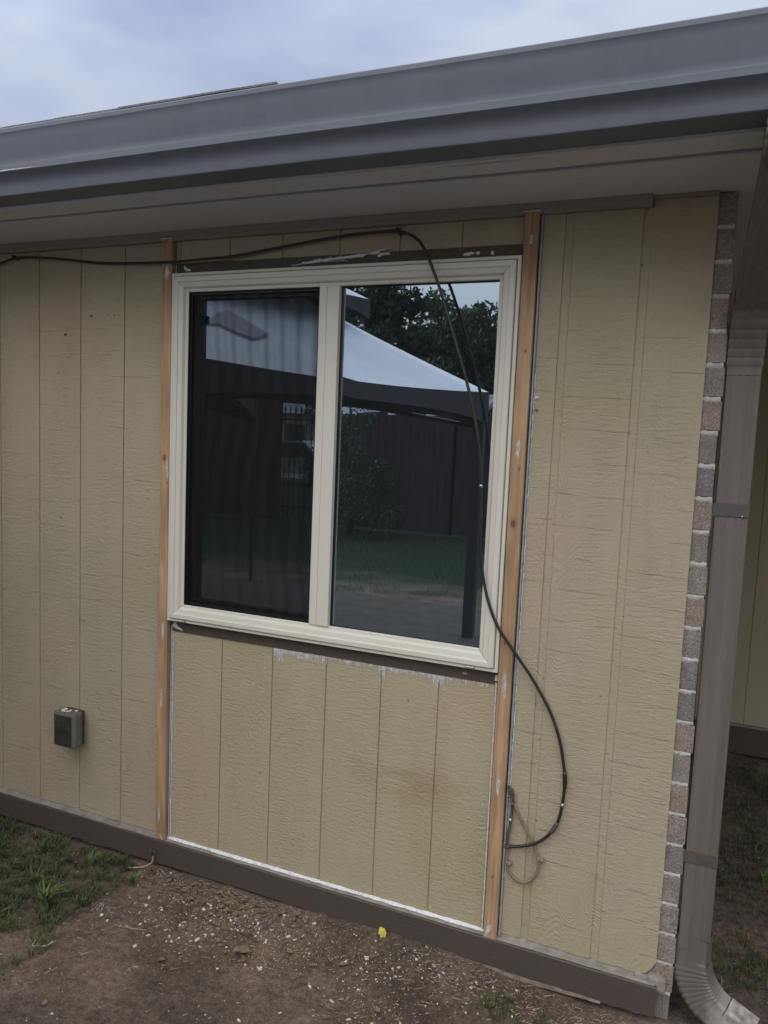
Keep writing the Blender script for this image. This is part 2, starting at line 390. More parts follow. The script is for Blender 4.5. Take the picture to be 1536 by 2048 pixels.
TOP = 2.262
def panel(x0, x1, z0, z1, grooves, name='siding_panel', mat='siding', bottom=None, label=None, yoff=0.):
    """grooves: (x, kind) kind 0 = narrow V line, 1 = wide shallow shiplap groove"""
    prof = [(x0, 0)]
    for gx, k in sorted(grooves):
        if k == 0: prof += [(gx - .0028, 0), (gx - .0016, .0045), (gx + .0016, .0045), (gx + .0030, 0)]
        else: prof += [(gx - .0125, 0), (gx - .0118, .0045), (gx + .0095, .0032), (gx + .0125, 0)]
    prof.append((x1, 0))
    fine = []
    for (a, ya), (b, yb) in zip(prof, prof[1:]):
        fine.append((a, ya)); k = int((b - a) / .012)
        for i in range(1, k): fine.append((a + (b - a) * i / k, ya + (yb - ya) * i / k))
    fine.append(prof[-1])
    V = []; n = len(fine)
    for x, y in fine:
        zb = bottom(x) if bottom else z0
        V += [(x, y + yoff, zb), (x, y + yoff, z1), (x, .0115 + yoff, zb)]
    F = []
    for i in range(n - 1):
        a = 3 * i; b = 3 * (i + 1); F += [(a, b, b + 1, a + 1), (a + 2, b + 2, b, a)]
    V += [(x0, .0115 + yoff, z1), (x1, .0115 + yoff, z1)]
    F += [(0, 1, 3 * n, 2), (3 * (n - 1), 3 * (n - 1) + 2, 3 * n + 1, 3 * (n - 1) + 1)]
    return H(MB().add(V, F), name, mat, label)

def nz(x, s=40, a=.004, o=0.): return a * noise.noise(Vector((x * s, o, 1.7))) + a * .5 * noise.noise(Vector((x * s * 3.1, o, 4.7)))
panel(-7.0, -1.735, .1, TOP, [(-1.91 - .2015 * i, 0) for i in range(25)], bottom=lambda x: .118 + nz(x, 30, .003))
panel(-1.690, -.4935, .1, .8865, [(-1.470, 0), (-1.268, 0), (-1.066, 0), (-.871, 0), (-.680, 0)], mat='siding_smooth', bottom=lambda x: .112 + nz(x, 30, .003), label='rough grained beige siding below the window')
panel(-1.690, -.4935, 2.160, TOP, [(-1.672, 0), (-1.474, 0), (-1.275, 0), (-1.071, 0), (-.871, 0), (-.677, 0)], bottom=lambda x: 2.158 + nz(x, 60, .003))
def rbot(x):
    b = .119 + nz(x, 45, .004)
    if x > -.06: b += .045 * max(0, (x + .06) / .06) ** 3
    if -.1705 < x < -.1655: b += .012
    return b
panel(-.452, 0.0, .1, TOP, [(-.372, 1), (-.168, 1)], bottom=rbot)
# wall core with the window opening
core = MB()
core.box(-7, -1.64, .0125, .15, .0, 2.4).box(-.545, .0, .0125, .15, .0, 2.4).box(-1.64, -.545, .0125, .15, .0, .975).box(-1.64, -.545, .0125, .15, 2.075, 2.4)
H(core, 'wall', 'dark')
# room behind the glass
rm = MB()
rm.box(-4.2, -4.1, .15, 3.6, .0, 2.45).box(-.14, -.04, .15, 3.6, 0, 2.45).box(-4.1, -.14, 3.5, 3.6, 0, 2.45).box(-4.1, -.14, .15, 3.5, 0, .05).box(-4.1, -.14, .15, 3.5, 2.4, 2.45)
H(rm, 'interior_wall', 'dark')

# baseboard with its paler ledge
def board(x0, x1, y0, y1, z0, z1, name, mat, parent=None, zb=None, step=.03, label=None):
    V = []; n = int((x1 - x0) / step) + 1
    for i in range(n + 1):
        x = x0 + (x1 - x0) * i / n; w = nz(x, 6, .0012)
        b = z0 + (zb(x) if zb else 0)
        V += [(x, y0 + w, b), (x, y0 + w + .0, z1 - .003 + w), (x, y0 + .003 + w, z1 + w), (x, y1, z1 + w), (x, y1, b)]
    F = []
    for i in range(n):
        for k in range(5): F.append((5 * i + k, 5 * i + 5 + k, 5 * i + 5 + (k + 1) % 5, 5 * i + (k + 1) % 5))
    F += [(0, 1, 2, 3, 4), tuple(5 * n + k for k in (4, 3, 2, 1, 0))]
    return H(MB().add(V, F), name, mat, label, parent)
bb = board(-7, .006, -.0235, -.0005, .017, .1045, 'baseboard', 'brown', zb=lambda x: nz(x, 9, .003))
led = MB(); V = []; N = 260
for i in range(N + 1):
    x = -7 + 7.0 * i / N if i < N else .0
    V += [(x, -.0195 + nz(x, 50, .0022), .1062), (x, -.0005, .1085 + nz(x, 70, .002, 5)), (x, .004, .1195 + nz(x, 70, .003, 9))]
led.add(V, [(3 * i + k, 3 * i + 3 + k, 3 * i + 4 + k, 3 * i + 1 + k) for i in range(N) for k in (0, 1)])
H(led, 'ledge', 'ledge', 'pale weathered top edge of the brown baseboard', bb)
# split pale lip hanging under the baseboard
sp = MB(); V = []; N = 40
for i in range(N + 1):
    x = -.66 + .52 * i / N; w = math.sin(math.pi * i / N)
    V += [(x, -.0260, .019 + nz(x, 9, .003)), (x, -.0285, .012 - .007 * w + nz(x, 60, .002)), (x, -.018, .010)]
sp.add(V, [(3 * i + k, 3 * i + 3 + k, 3 * i + 4 + k, 3 * i + 1 + k) for i in range(N) for k in (0, 1)])
M['split'] = simple('weathered_split_wood', (.16, .125, .10), (.27, .22, .18), .9, .1, 60, .5, 150)
H(sp, 'split_edge', 'split', 'bare split wood under the baseboard', bb)
H(MB().box(-7, .0, .004, .12, -.2, .016), 'foundation', 'ledge')

# irregular ribbons of caulk (in the wall plane)
def ribbon(path, w, y, thick, seed=0., rag=.5, s=70):
    mb = MB(); P = [Vector((p[0], 0, p[1])) for p in path]; pts = []
    for a, b in zip(P, P[1:]):
        k = max(2, int((b - a).length / .006))
        pts += [a + (b - a) * i / k for i in range(k)]
    pts.append(P[-1]); V = []; n = len(pts)
    for i, p in enumerate(pts):
        t = (pts[min(i + 1, n - 1)] - pts[max(i - 1, 0)]).normalized(); q = Vector((-t.z, 0, t.x))
        d = i * .006
        l = w / 2 * (1 + rag * noise.noise(Vector((d * s, seed, 0))) + rag * .6 * noise.noise(Vector((d * s * 3, seed, 4))))
        r = w / 2 * (1 + rag * noise.noise(Vector((d * s, seed + 9, 0))) + rag * .6 * noise.noise(Vector((d * s * 3, seed + 9, 4))))
        th = thick * (1 + .4 * noise.noise(Vector((d * 60, seed, 8))))
        a = p + q * max(l, .0004); b = p - q * max(r, .0004)
        V += [(a.x, y, a.z), (p.x, y - th, p.z), (b.x, y, b.z)]
    F = []
    for i in range(n - 1): F += [(3 * i, 3 * i + 1, 3 * i + 4, 3 * i + 3), (3 * i + 1, 3 * i + 2, 3 * i + 5, 3 * i + 4), (3 * i, 3 * i + 3, 3 * i + 5, 3 * i + 2)]
    mb.add(V, F, True); return mb
# line along the foot of the panel under the window: lies on the ledge
V = []; N = 210
for i in range(N + 1):
    x = -1.728 + 1.232 * i / N
    w = .0026 + nz(x, 26, .0035) + nz(x, 110, .002); f = 1.0 if i not in (0, N) else .3
    V += [(x, -.0045 - max(w, 0) * f, .1095), (x, -.003, .1120), (x, -.0015, .1150 + max(w, 0) * .5 * f), (x, .002, .1155 + max(w, 0) * .7 * f)]
H(MB().add(V, [(4 * i + k, 4 * i + 4 + k, 4 * i + 5 + k, 4 * i + 1 + k) for i in range(N) for k in (0, 1, 2)], True), 'caulk_line', 'caulk', 'white caulk bead along the foot of the panel under the window')
H(ribbon([(-1.6835, .905), (-1.6835, .118)], .0105, -.0008, .006, 1, .25), 'caulk_line', 'flash', 'grey white caulk strip right of the left batten')
H(ribbon([(-1.6775, .885), (-1.6770, .12)], .0045, -.0008, .003, 11, 1.4), 'caulk_line', 'caulk', 'ragged white caulk right of the left batten')
H(ribbon([(-.5010, .893), (-.5010, .118)], .0085, -.0010, .006, 3, .35), 'caulk_line', 'caulk', 'thin white caulk left of the right batten')
H(ribbon([(-.4475, 2.235), (-.4475, .112)], .0100, -.0012, .007, 5, .12), 'caulk_line', 'flash', 'grey caulk strip right of the right batten')
H(ribbon([(-.4415, 1.80), (-.4415, .30)], .0036, -.0008, .0025, 6, 1.6), 'caulk_line', 'caulk', 'white caulk smears beside the right batten')
H(ribbon([(-1.688, 2.165), (-1.6875, 2.128)], .0035, -.0015, .004, 7, .5), 'caulk_line', 'caulk')

# white filler smears over nail heads on the battens
def blob(cx, cz, w, h, y, ang=0., seed=0., thick=.0009, n=22):
    V = [(cx, y - thick, cz)]
    for i in range(n):
        a = 2 * math.pi * i / n; k = 1 + .45 * noise.noise(Vector((math.cos(a) * 1.6, math.sin(a) * 1.6, seed)))
        px, pz = math.cos(a) * w * k, math.sin(a) * h * k
        V.append((cx + px * math.cos(ang) - pz * math.sin(ang), y, cz + px * math.sin(ang) + pz * math.cos(ang)))
    return V, [(0, i + 1, (i + 1) % n + 1) for i in range(n)]
BY = -.020
def batten(x0t, x1t, x0b, x1b, zt, zb):
    V = []; n = 36; c = .0012
    for i in range(n + 1):
        f = i / n; z = zb + (zt - zb) * f; a = x0b + (x0t - x0b) * f + nz(z, 3, .0012); b = x1b + (x1t - x1b) * f + nz(z, 3, .0012)
        V += [(a, -.0006, z), (a, BY + c, z), (a + c, BY, z), (b - c, BY, z), (b, BY + c, z), (b, -.0006, z)]
    F = [(6 * i + k, 6 * i + (k + 1) % 6, 6 * i + 6 + (k + 1) % 6, 6 * i + 6 + k) for i in range(n) for k in range(6)]
    F += [tuple(range(6)), tuple(6 * n + k for k in range(6))[::-1]]
    return MB().add(V, F)
lb = H(batten(-1.7335, -1.6925, -1.7290, -1.6885, 2.2375, .1085), 'batten', 'cedar', 'raw orange cedar batten left of the window')
rb = H(batten(-.4935, -.4535, -.4930, -.4535, 2.2385, .0985), 'batten', 'cedar', 'raw cedar batten right of the window crossed by a cable')
for i, (x, z, w, h, a, p) in enumerate([(-1.712, 2.125, .009, .024, 0, lb), (-1.700, 1.463, .006, .035, .1, lb), (-1.709, .887, .006, .028, 0, lb), (-1.711, .635, .005, .034, -.1, lb), (-1.714, .205, .005, .026, .0, lb), (-1.703, .118, .006, .010, .9, lb),
                                        (-.472, 2.165, .006, .013, 0, rb), (-.475, 1.585, .007, .026, 0, rb), (-.473, .897, .007, .036, .12, rb), (-.474, .587, .006, .034, .05, rb), (-.478, .130, .007, .024, -.5, rb)]):
    mb_ = MB()
    for _ in range(26):
        q_ = rnd.gauss(0, .42); l_ = h * (1 - min(1, q_ * q_)) * rnd.uniform(.45, 1.25); cx_ = x + w * q_ - math.sin(a) * 0; cz_ = z + rnd.gauss(0, h * .18); hw = w * rnd.uniform(.07, .20)
        pts_ = [(cx_ - hw, cz_ - l_ * .8), (cx_, cz_ - l_), (cx_ + hw, cz_ - l_ * .6), (cx_ + hw * .8, cz_ + l_ * .7), (cx_, cz_ + l_), (cx_ - hw * .9, cz_ + l_ * .6)]
        ca, sa = math.cos(a * .6), math.sin(a * .6); off = .0005 + .0006 * rnd.random()
        mb_.add([(x + (u - x) * ca - (v - z) * sa, BY - off, z + (u - x) * sa + (v - z) * ca) for u, v in pts_], [tuple(range(6))])
    H(mb_, 'filler_patch', 'caulk_thin', None, p)
H(MB().box(-1.740, -1.692, -.0245, -.0008, 2.2385, 2.2420), 'batten_cap', 'caulk_thin', 'pale top end of the left batten', lb)
H(MB().box(-.4985, -.4500, -.0245, -.0008, 2.2395, 2.2430), 'batten_cap', 'caulk_thin', 'pale top end of the right batten', rb)

# dark painted strips above and below the window
hs = H(MB().box(-1.6900, -.4960, -.0035, .011, 2.1245, 2.1595), 'head_strip', 'brown', 'bare dark strip above the window with torn white tape')
ss = H(MB().box(-1.6860, -.4960, -.0035, .011, .8870, .9275), 'sill_strip', 'brown', 'dark brown strip below the window')
tape = MB()
for i, (x0, z0, x1, z1, w) in enumerate([(-1.20, 2.138, -.985, 2.151, .012), (-1.10, 2.144, -.93, 2.158, .007), (-.985, 2.152, -.895, 2.169, .005), (-1.235, 2.134, -1.04, 2.139, .004), (-.94, 2.147, -.90, 2.152, .010)]):
    r_ = ribbon([(x0, z0), ((x0 + x1) / 2, (z0 + z1) / 2 + .003), (x1, z1)], w, -.0042 - .0006 * i, .0045, 20 + i, 1.3, 30); H(r_, 'tape_remnant', 'caulk', None, hs)
t2 = MB()
for i, (x, z, w, h, a) in enumerate([(-1.647, 2.142, .005, .012, .7), (-1.640, 2.139, .014, .004, -.3), (-.655, 2.140, .016, .005, .1), (-.628, 2.141, .006, .005, 0), (-.585, 2.139, .005, .006, .4)]):
    H(MB().add(*blob(x, z, w, h, -.0042, a, 40 + i, .002), True), 'paint_scrape', 'caulk', None, hs)
t3 = MB()
for i, (x, z, w, h, a) in enumerate([(-1.668, .908, .012, .010, .4), (-1.655, .900, .020, .004, -.3), (-.502, .907, .005, .012, 0), (-.60, .905, .008, .002, 0)]):
    H(MB().add(*blob(x, z, w, h, -.0042, a, 60 + i, .002), True), 'paint_scrape', 'caulk_thin', None, ss)
# brushed white residue just below the sill strip
t4 = MB()
def strokes(x0, x1, z, n, hmax, wd=.0013):
    for _ in range(n):
        x = rnd.uniform(x0, x1); h = hmax * rnd.random() ** 1.7; zz = z - rnd.uniform(0, .004); w = wd * rnd.uniform(.4, 1.3)
        t4.add([(x - w, -.0007, zz), (x + w, -.0007, zz), (x + w * .5 + rnd.uniform(-.001, .001), -.0007, zz - h), (x - w * .4, -.0007, zz - h * .9), (x, -.0019, zz - h * .4)], [(0, 1, 4), (1, 2, 4), (2, 3, 4), (3, 0, 4)], True)
strokes(-1.265, -1.228, .886, 90, .058, .0017); strokes(-1.225, -1.06, .886, 260, .028, .0018); strokes(-1.06, -.90, .886, 200, .017, .0016)
strokes(-.884, -.860, .886, 60, .055, .0017); strokes(-.86, -.70, .886, 220, .018, .0016); strokes(-.700, -.664, .886, 80, .042, .0017); strokes(-.66, -.52, .886, 110, .018); strokes(-1.60, -1.27, .886, 55, .006)
strokes(-1.18, -1.12, .872, 60, .012, .002)
H(t4, 'caulk_residue', 'caulk_thin', 'brushed white caulk residue under the window')

# ------------------------------------------------------------------ window
win = H(MB().box(-1.652, -1.640, .02, .14, .94, 2.11).box(-.545, -.533, .02, .14, .94, 2.11).box(-1.64, -.545, .02, .14, .955, .967).box(-1.64, -.545, .02, .14, 2.082, 2.094), 'window', 'vinyl', 'almond framed sliding window with dark screened left half')
def ring(x0, x1, z0, z1, prof):
    V = []; n = len(prof)
    for d, y in prof: V += [(x0 + d, y, z0 + d), (x1 - d, y, z0 + d), (x1 - d, y, z1 - d), (x0 + d, y, z1 - d)]
    return MB().add(V, [(4 * i + k, 4 * i + (k + 1) % 4, 4 * i + 4 + (k + 1) % 4, 4 * i + 4 + k) for i in range(n - 1) for k in range(4)])
fr = H(ring(-1.6872, -.4950, .9285, 2.1240, [(0, .01), (0, -.024), (.0015, -.026), (.0085, -.026), (.010, -.0245), (.0105, -.017), (.0122, -.017), (.0127, -.030), (.0145, -.0325), (.028, -.0325), (.0300, -.0315), (.0315, -.0285), (.046, -.0255), (.0490, -.0215), (.052, -.0160), (.0600, -.0150), (.0615, -.0135), (.0615, .030)]),
       'frame', 'vinyl', None, win)
# thin miter joints as raised seams
mt = MB()
for sx_, sz_, cx, cz in ((1, 1, -1.6872, .9285), (-1, 1, -.495, .9285), (1, -1, -1.6872, 2.124), (-1, -1, -.495, 2.124)):
    a = Vector((cx + sx_ * .014, -.0328, cz + sz_ * .014)); b = Vector((cx + sx_ * .061, -.0160, cz + sz_ * .061)); c = Vector((cx + sx_ * .030, -.0317, cz + sz_ * .030)); d = Vector((cx + sx_ * .032, -.0286, cz + sz_ * .032)); e = Vector((cx + sx_ * .046, -.0257, cz + sz_ * .046))
    H(MB().tube([a, c, d, e, b], .0005, 4), 'miter_joint', 'ledge', None, win)

mu = MB().box(-1.1270, -1.1005, -.0195, .03, .9895, 2.0630, bev=.0012).box(-1.0992, -1.0580, -.0215, .03, .9900, 2.0625, bev=.0012)
H(mu, 'mullion', 'vinyl', None, win)
H(MB().box(-1.1004, -1.0993, -.0178, .02, .990, 2.0625), 'mullion_seam', 'ledge', None, win)
gk = ring(-1.6258, -1.1270, .9899, 2.0627, [(0, -.010), (0, -.0125), (.0042, -.0125), (.0042, .004)])
H(gk, 'gasket', 'gasket', None, win)
H(ring(-1.6216, -1.1312, .9941, 2.0585, [(0, -.0030), (0, -.0055), (.0055, -.0055), (.0055, .004)]), 'screen_frame', 'sash', None, win)
H(MB().add([(-1.6165, -.001, .9990), (-1.1360, -.001, .9990), (-1.1360, -.001, 2.0535), (-1.6165, -.001, 2.0535)], [(0, 1, 2, 3)]), 'insect_screen', 'screen', None, win)
sash = H(MB().box(-1.622, -1.586, .006, .034, .992, 2.062).box(-1.586, -1.128, .006, .034, 2.040, 2.062).box(-1.586, -1.128, .006, .034, .992, 1.012), 'sash', 'sash', None, win)
H(MB().box(-1.592, -1.577, .002, .012, 1.962, 1.990, bev=.002), 'latch', 'gasket', None, win)
H(MB().box(-1.5855, -1.128, .020, .024, 1.0125, 2.0395), 'pane', 'glass', None, win)
H(ring(-1.0578, -.5562, .9899, 2.0627, [(0, .0), (0, -.0035), (.0030, -.0035), (.0030, .010)]), 'gasket', 'gasket', None, win)
H(MB().box(-1.0560, -.5580, .003, .007, .9915, 2.0610), 'pane', 'glass', None, win)
H(ring(-1.056, -.558, .9915, 2.061, [(.0, .0095), (.009, .0095), (.009, .012), (.004, .020)]), 'spacer', 'spacer', None, win)
H(MB().box(-1.050, -.564, .0095, .035, 1.0005, 1.018), 'spacer', 'spacer', 'green grey inner sill behind the right pane', win)
for x in (-1.635, -.592):
    H(MB().box(x, x + .030, -.0336, -.0300, .9345, .9395, bev=.0006), 'weep_cap', 'ledge', None, win)
    H(MB().box(x + .003, x + .026, -.0344, -.0334, .9355, .9385), 'weep_slot', 'white_pl', None, win)

# ------------------------------------------------------------------ eave: frieze, soffit, fascia, gutter, roof
XR = 3.7
V = []; prof = [(-.0008, 2.2335), (-.017, 2.2335), (-.0175, 2.243), (-.026, 2.250), (-.028, 2.2625), (-.0008, 2.2625)]
def sweepx(prof, x0, x1, closed=True, step=.25, wob=0.):
    mb = MB(); n = max(1, int((x1 - x0) / step)); k = len(prof); V = []
    for i in range(n + 1):
        x = x0 + (x1 - x0) * i / n; w = wob * noise.noise(Vector((x * 1.3, 0, 0)))
        V += [(x, y, z + w) for y, z in prof]
    F = []
    for i in range(n):
        for j in range(k if closed else k - 1): F.append((i * k + j, (i + 1) * k + j, (i + 1) * k + (j + 1) % k, i * k + (j + 1) % k))
    if closed: F += [tuple(range(k)), tuple(n * k + j for j in range(k))[::-1]]
    return mb.add(V, F)
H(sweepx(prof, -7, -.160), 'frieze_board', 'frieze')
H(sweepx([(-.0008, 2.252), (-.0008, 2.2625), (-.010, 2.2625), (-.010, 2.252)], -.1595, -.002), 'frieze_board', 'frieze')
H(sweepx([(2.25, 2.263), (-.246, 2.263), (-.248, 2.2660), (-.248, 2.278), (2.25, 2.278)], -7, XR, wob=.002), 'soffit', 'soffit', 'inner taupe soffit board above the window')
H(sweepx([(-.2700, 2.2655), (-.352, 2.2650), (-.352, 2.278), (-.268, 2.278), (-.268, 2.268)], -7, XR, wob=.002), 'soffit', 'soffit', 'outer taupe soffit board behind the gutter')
H(sweepx([(-.240, 2.2785), (-.280, 2.2785), (-.280, 2.30), (-.240, 2.30)], -7, XR), 'soffit_gap', 'gasket')
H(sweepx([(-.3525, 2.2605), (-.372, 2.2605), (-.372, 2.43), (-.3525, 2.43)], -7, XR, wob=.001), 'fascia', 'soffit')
gp = [(-.3728, 2.2690), (-.455, 2.2680), (-.4585, 2.2700), (-.4605, 2.2760), (-.462, 2.290), (-.465, 2.300), (-.470, 2.308), (-.478, 2.3160), (-.4890, 2.3220), (-.4915, 2.3240), (-.4930, 2.3390), (-.4895, 2.3405), (-.4805, 2.3435), (-.4800, 2.350), (-.4835, 2.362), (-.4885, 2.380), (-.4930, 2.397), (-.4965, 2.411), (-.4990, 2.4225), (-.5020, 2.4275), (-.5025, 2.4375), (-.5005, 2.4400), (-.490, 2.4400), (-.4885, 2.4350), (-.4905, 2.428)]
gi = [(-.4880, 2.4255), (-.476, 2.352), (-.487, 2.333), (-.457, 2.300), (-.452, 2.2715), (-.3728, 2.2725)]
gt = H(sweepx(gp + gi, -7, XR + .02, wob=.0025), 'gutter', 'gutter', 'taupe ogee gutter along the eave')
for p_ in gt.data.polygons: p_.use_smooth = True
gt.data.set_sharp_from_angle(angle=R(27))
# chalk line and drips left on the underside of the gutter
gs = MB()
for x0, x1, y, w in ((-3.2, -1.77, -.4935, .0013), (-.83, -.74, -.4560, .0009), (-.62, -.35, -.3545, .0011), (-1.25, -1.10, -.3560, .0006)):
    zc = 2.3255 if y < -.49 else 2.2672
    Vv = []; n = int((x1 - x0) / .01)
    for i in range(n + 1):
        x = x0 + (x1 - x0) * i / n; h = w * (1 + .7 * noise.noise(Vector((x * 60, 1, 2)))) * min(1, (n - i) / 12)
        if y < -.49: Vv += [(x, y - .0006, zc - h), (x, y - .0006, zc + h)]
        else: Vv += [(x, y - h * 2, 2.2588 if y > -.4 else zc - .0014), (x, y + h * 2, 2.2588 if y > -.4 else zc - .0014)]
    H(MB().add(Vv, [(2 * i, 2 * i + 2, 2 * i + 3, 2 * i + 1) for i in range(n)]), 'paint_scratch', 'chip', None, gt)
# roof: low slope hidden from below, its lowest shingle course standing above the gutter at the left
H(MB().add([(-7.2, -.46, 2.432), (3.8, -.46, 2.432), (3.8, 4.2, 3.70), (-7.2, 4.2, 3.70), (-7.2, -.44, 2.405), (3.8, -.44, 2.405), (3.8, 4.2, 3.60), (-7.2, 4.2, 3.60)], [(0, 1, 2, 3), (7, 6, 5, 4), (0, 4, 5, 1), (1, 5, 6, 2), (2, 6, 7, 3), (3, 7, 4, 0)]), 'roof', 'shingle')
sh = MB()
x = -7.
while x < -1.02:
    x1 = min(x + rnd.uniform(.12, .26), -1.02); f0 = max(0, min(1, (x + 3.2) / 1.8)); zt = 2.4370 + .0145 * f0
    if x < -1.03: sh.box(x, x1 - .003, -.482, -.30, zt + rnd.uniform(0, .0015), zt + .005 + rnd.uniform(0, .0015))
    x = x1
x = -7.
while x < -1.05:
    x1 = min(x + rnd.uniform(.12, .26), -1.05); f0 = max(0, min(1, (x + 3.2) / 1.8)); zt = 2.4310 + .0145 * f0
    sh.box(x, x1 - .002, -.478, -.30, zt, zt + .0055)
    x = x1
H(sh, 'shingle_edge', 'shingle', 'grey shingle edge standing above the gutter')

# ------------------------------------------------------------------ brick end and side wall, recessed wing
bk = MB(); mo = MB(); P = .0875; z = 1.651 - P * 19; row = 0
mo.box(-.075, .0385, .014, 2.20, -.1, 2.262)
while z < 2.26:
    z0 = max(z + .0058, -.08); z1 = min(z + P - .0058, 2.262); j = rnd.uniform(-.003, .003)
    if z1 > z0:
        bk.box(-.07, .0455 + j, .0075 + rnd.uniform(-.002, .002), .055 if row % 2 else .10, z0, z1, rnd.random() * .9 + .05, bev=.0025)
        y = (.055 if row % 2 else .10) + .012
        while y < 2.19:
            y1 = min(y + .2, 2.19); bk.box(-.03, .0455 + rnd.uniform(-.002, .002), y, y1, z0, z1, rnd.random() * .9 + .05); y = y1 + .012
    z += P; row += 1
bw = H(bk, 'brick_corner', 'brick', 'grey brown brick corner between siding and downspout'); H(mo, 'mortar', 'mortar', None, bw)
# irregular mortar tongues smeared flush over the joints
mm = MB(); z = 1.651 - P * 18
while z < 2.2:
    V = []; n = 14
    for i in range(n + 1):
        x = -.03 + .073 * i / n
        V += [(x, .0095, z - .0062 + nz(x, 120, .004, z)), (x, .0060 + nz(x, 60, .002, z), z), (x, .0095, z + .0062 + nz(x, 120, .004, z + 3))]
    H(MB().add(V, [(3 * i + k, 3 * i + 3 + k, 3 * i + 4 + k, 3 * i + 1 + k) for i in range(n) for k in (0, 1)], True), 'mortar_joint', 'mortar', None, bw)
    z += P
H(MB().box(-.02, .03, -.012, .012, .085, .125, bev=.006).box(-.055, -.012, -.008, .006, .106, .121, bev=.004), 'mortar', 'ledge', 'lump of pale mortar at the foot of the siding', bw)
panel(.0385, 3.6, .15, 2.5, [(.33 + .2015 * i, 0) for i in range(16)], yoff=2.2, label='recessed beige siding beyond the downspout')
H(MB().box(.0385, 3.6, 2.212, 2.3, .0, 2.5), 'wall', 'dark')
H(MB().box(.0390, 3.6, 2.172, 2.1995, .012, .157), 'baseboard', 'brown', 'dark baseboard of the recessed wall')
H(MB().box(.0390, 3.6, 2.174, 2.1995, .1575, .166), 'ledge', 'ledge')

# unseen house wing, added outside the frame to darken the left siding
H(MB().box(-3.62, -3.5, -2.05, -.53, 0, 2.262).box(-5.5, -3.62, -2.05, -1.95, 0, 2.262), 'shading_wing_wall', 'siding')
H(MB().add([(-5.6, -2.45, 2.27), (-3.1, -2.45, 2.27), (-3.1, -.55, 2.27), (-5.6, -.55, 2.27), (-5.6, -2.45, 2.36), (-3.1, -2.45, 2.36), (-3.1, -.55, 2.36), (-5.6, -.55, 2.36), (-4.4, -2.3, 2.95), (-4.4, -.55, 2.95)],
  [(3, 2, 1, 0), (0, 1, 5, 4), (1, 2, 6, 5), (2, 3, 7, 6), (3, 0, 4, 7), (4, 5, 8), (5, 6, 9, 8), (7, 4, 8, 9), (6, 7, 9)]), 'shading_wing_roof', 'shingle')

# ------------------------------------------------------------------ downspout
def rect_sweep(pts, xdir, w, d, flutes=True, rib=None, wall_t=0.0):
    P = [Vector(p) for p in pts]; n = len(P); V = []; prof = []
    K = 24
    for i in range(K): # front side with flutes (toward -normal), going round
        pass
    def loop(sw, sd_, fl):
        L = []
        for i in range(16):
            t = i / 16; q = -.5 + t; L.append((q * sw, -.5 * sd_ + (fl * (.5 - .5 * math.cos(t * 2 * math.pi * 4)) if 0 < i < 16 else 0)))
        for i in range(8):
            t = i / 8; L.append((.5 * sw - fl * (.5 - .5 * math.cos(t * 2 * math.pi * 2)), (-.5 + t) * sd_))
        for i in range(16):
            t = i / 16; L.append(((.5 - t) * sw, .5 * sd_ - fl * (.5 - .5 * math.cos(t * 2 * math.pi * 4))))
        for i in range(8):
            t = i / 8; L.append((-.5 * sw + fl * (.5 - .5 * math.cos(t * 2 * math.pi * 2)), (.5 - t) * sd_))
        return L
    X = Vector(xdir)
    for i, p in enumerate(P):
        t = (P[min(i + 1, n - 1)] - P[max(i - 1, 0)]).normalized()
        x = (X - t * X.dot(t)).normalized(); y = t.cross(x)
        s_ = rib(i / (n - 1)) if rib else 1
        for a, b in loop(w * s_, d * s_, .0022 if flutes else 0): V.append(p + x * a + y * b)
    k = 48
    F = [(i * k + j, i * k + (j + 1) % k, (i + 1) * k + (j + 1) % k, (i + 1) * k + j) for i in range(n - 1) for j in range(k)]
    return MB().add(V, F, True)
DX = .0925; DY = .036
dmain = rect_sweep([(DX, DY, z_) for z_ in [1.815 - 1.595 * i / 30 for i in range(31)]], (1, 0, 0), .081, .056)
ds = H(dmain, 'downspout', 'spout', 'brown fluted downspout strapped to the brick corner')
def arc(p0, p1, p2, n=16):
    p0, p1, p2 = map(Vector, (p0, p1, p2)); return [(1 - t) ** 2 * p0 + 2 * t * (1 - t) * p1 + t * t * p2 for t in [i / n for i in range(n + 1)]]
ribf = lambda a, b, c: (lambda t: 1.02 + (.055 * abs(math.sin(math.pi * c * (t - a) / (b - a))) ** .6 if a < t < b else 0))
el = rect_sweep(arc((DX, DY, 1.80), (DX, DY + .005, 1.90), (DX + .003, DY - .085, 1.985), 90), (1, 0, 0), .081, .057, False, ribf(.12, .8, 5))
H(el, 'elbow', 'spout', 'upper ribbed elbow', ds)
up = rect_sweep([(DX + .003, DY - .078, 1.975), (DX + .012, -.20, 2.085), (DX + .022, -.34, 2.19), (DX + .024, -.385, 2.225)], (1, 0, 0), .081, .056)
H(up, 'offset_pipe', 'spout', None, ds)
el2 = rect_sweep(arc((DX + .024, -.375, 2.215), (DX + .026, -.43, 2.235), (DX + .026, -.425, 2.285), 60), (1, 0, 0), .081, .057, False, ribf(.1, .8, 4))
H(el2, 'elbow', 'spout', None, ds)
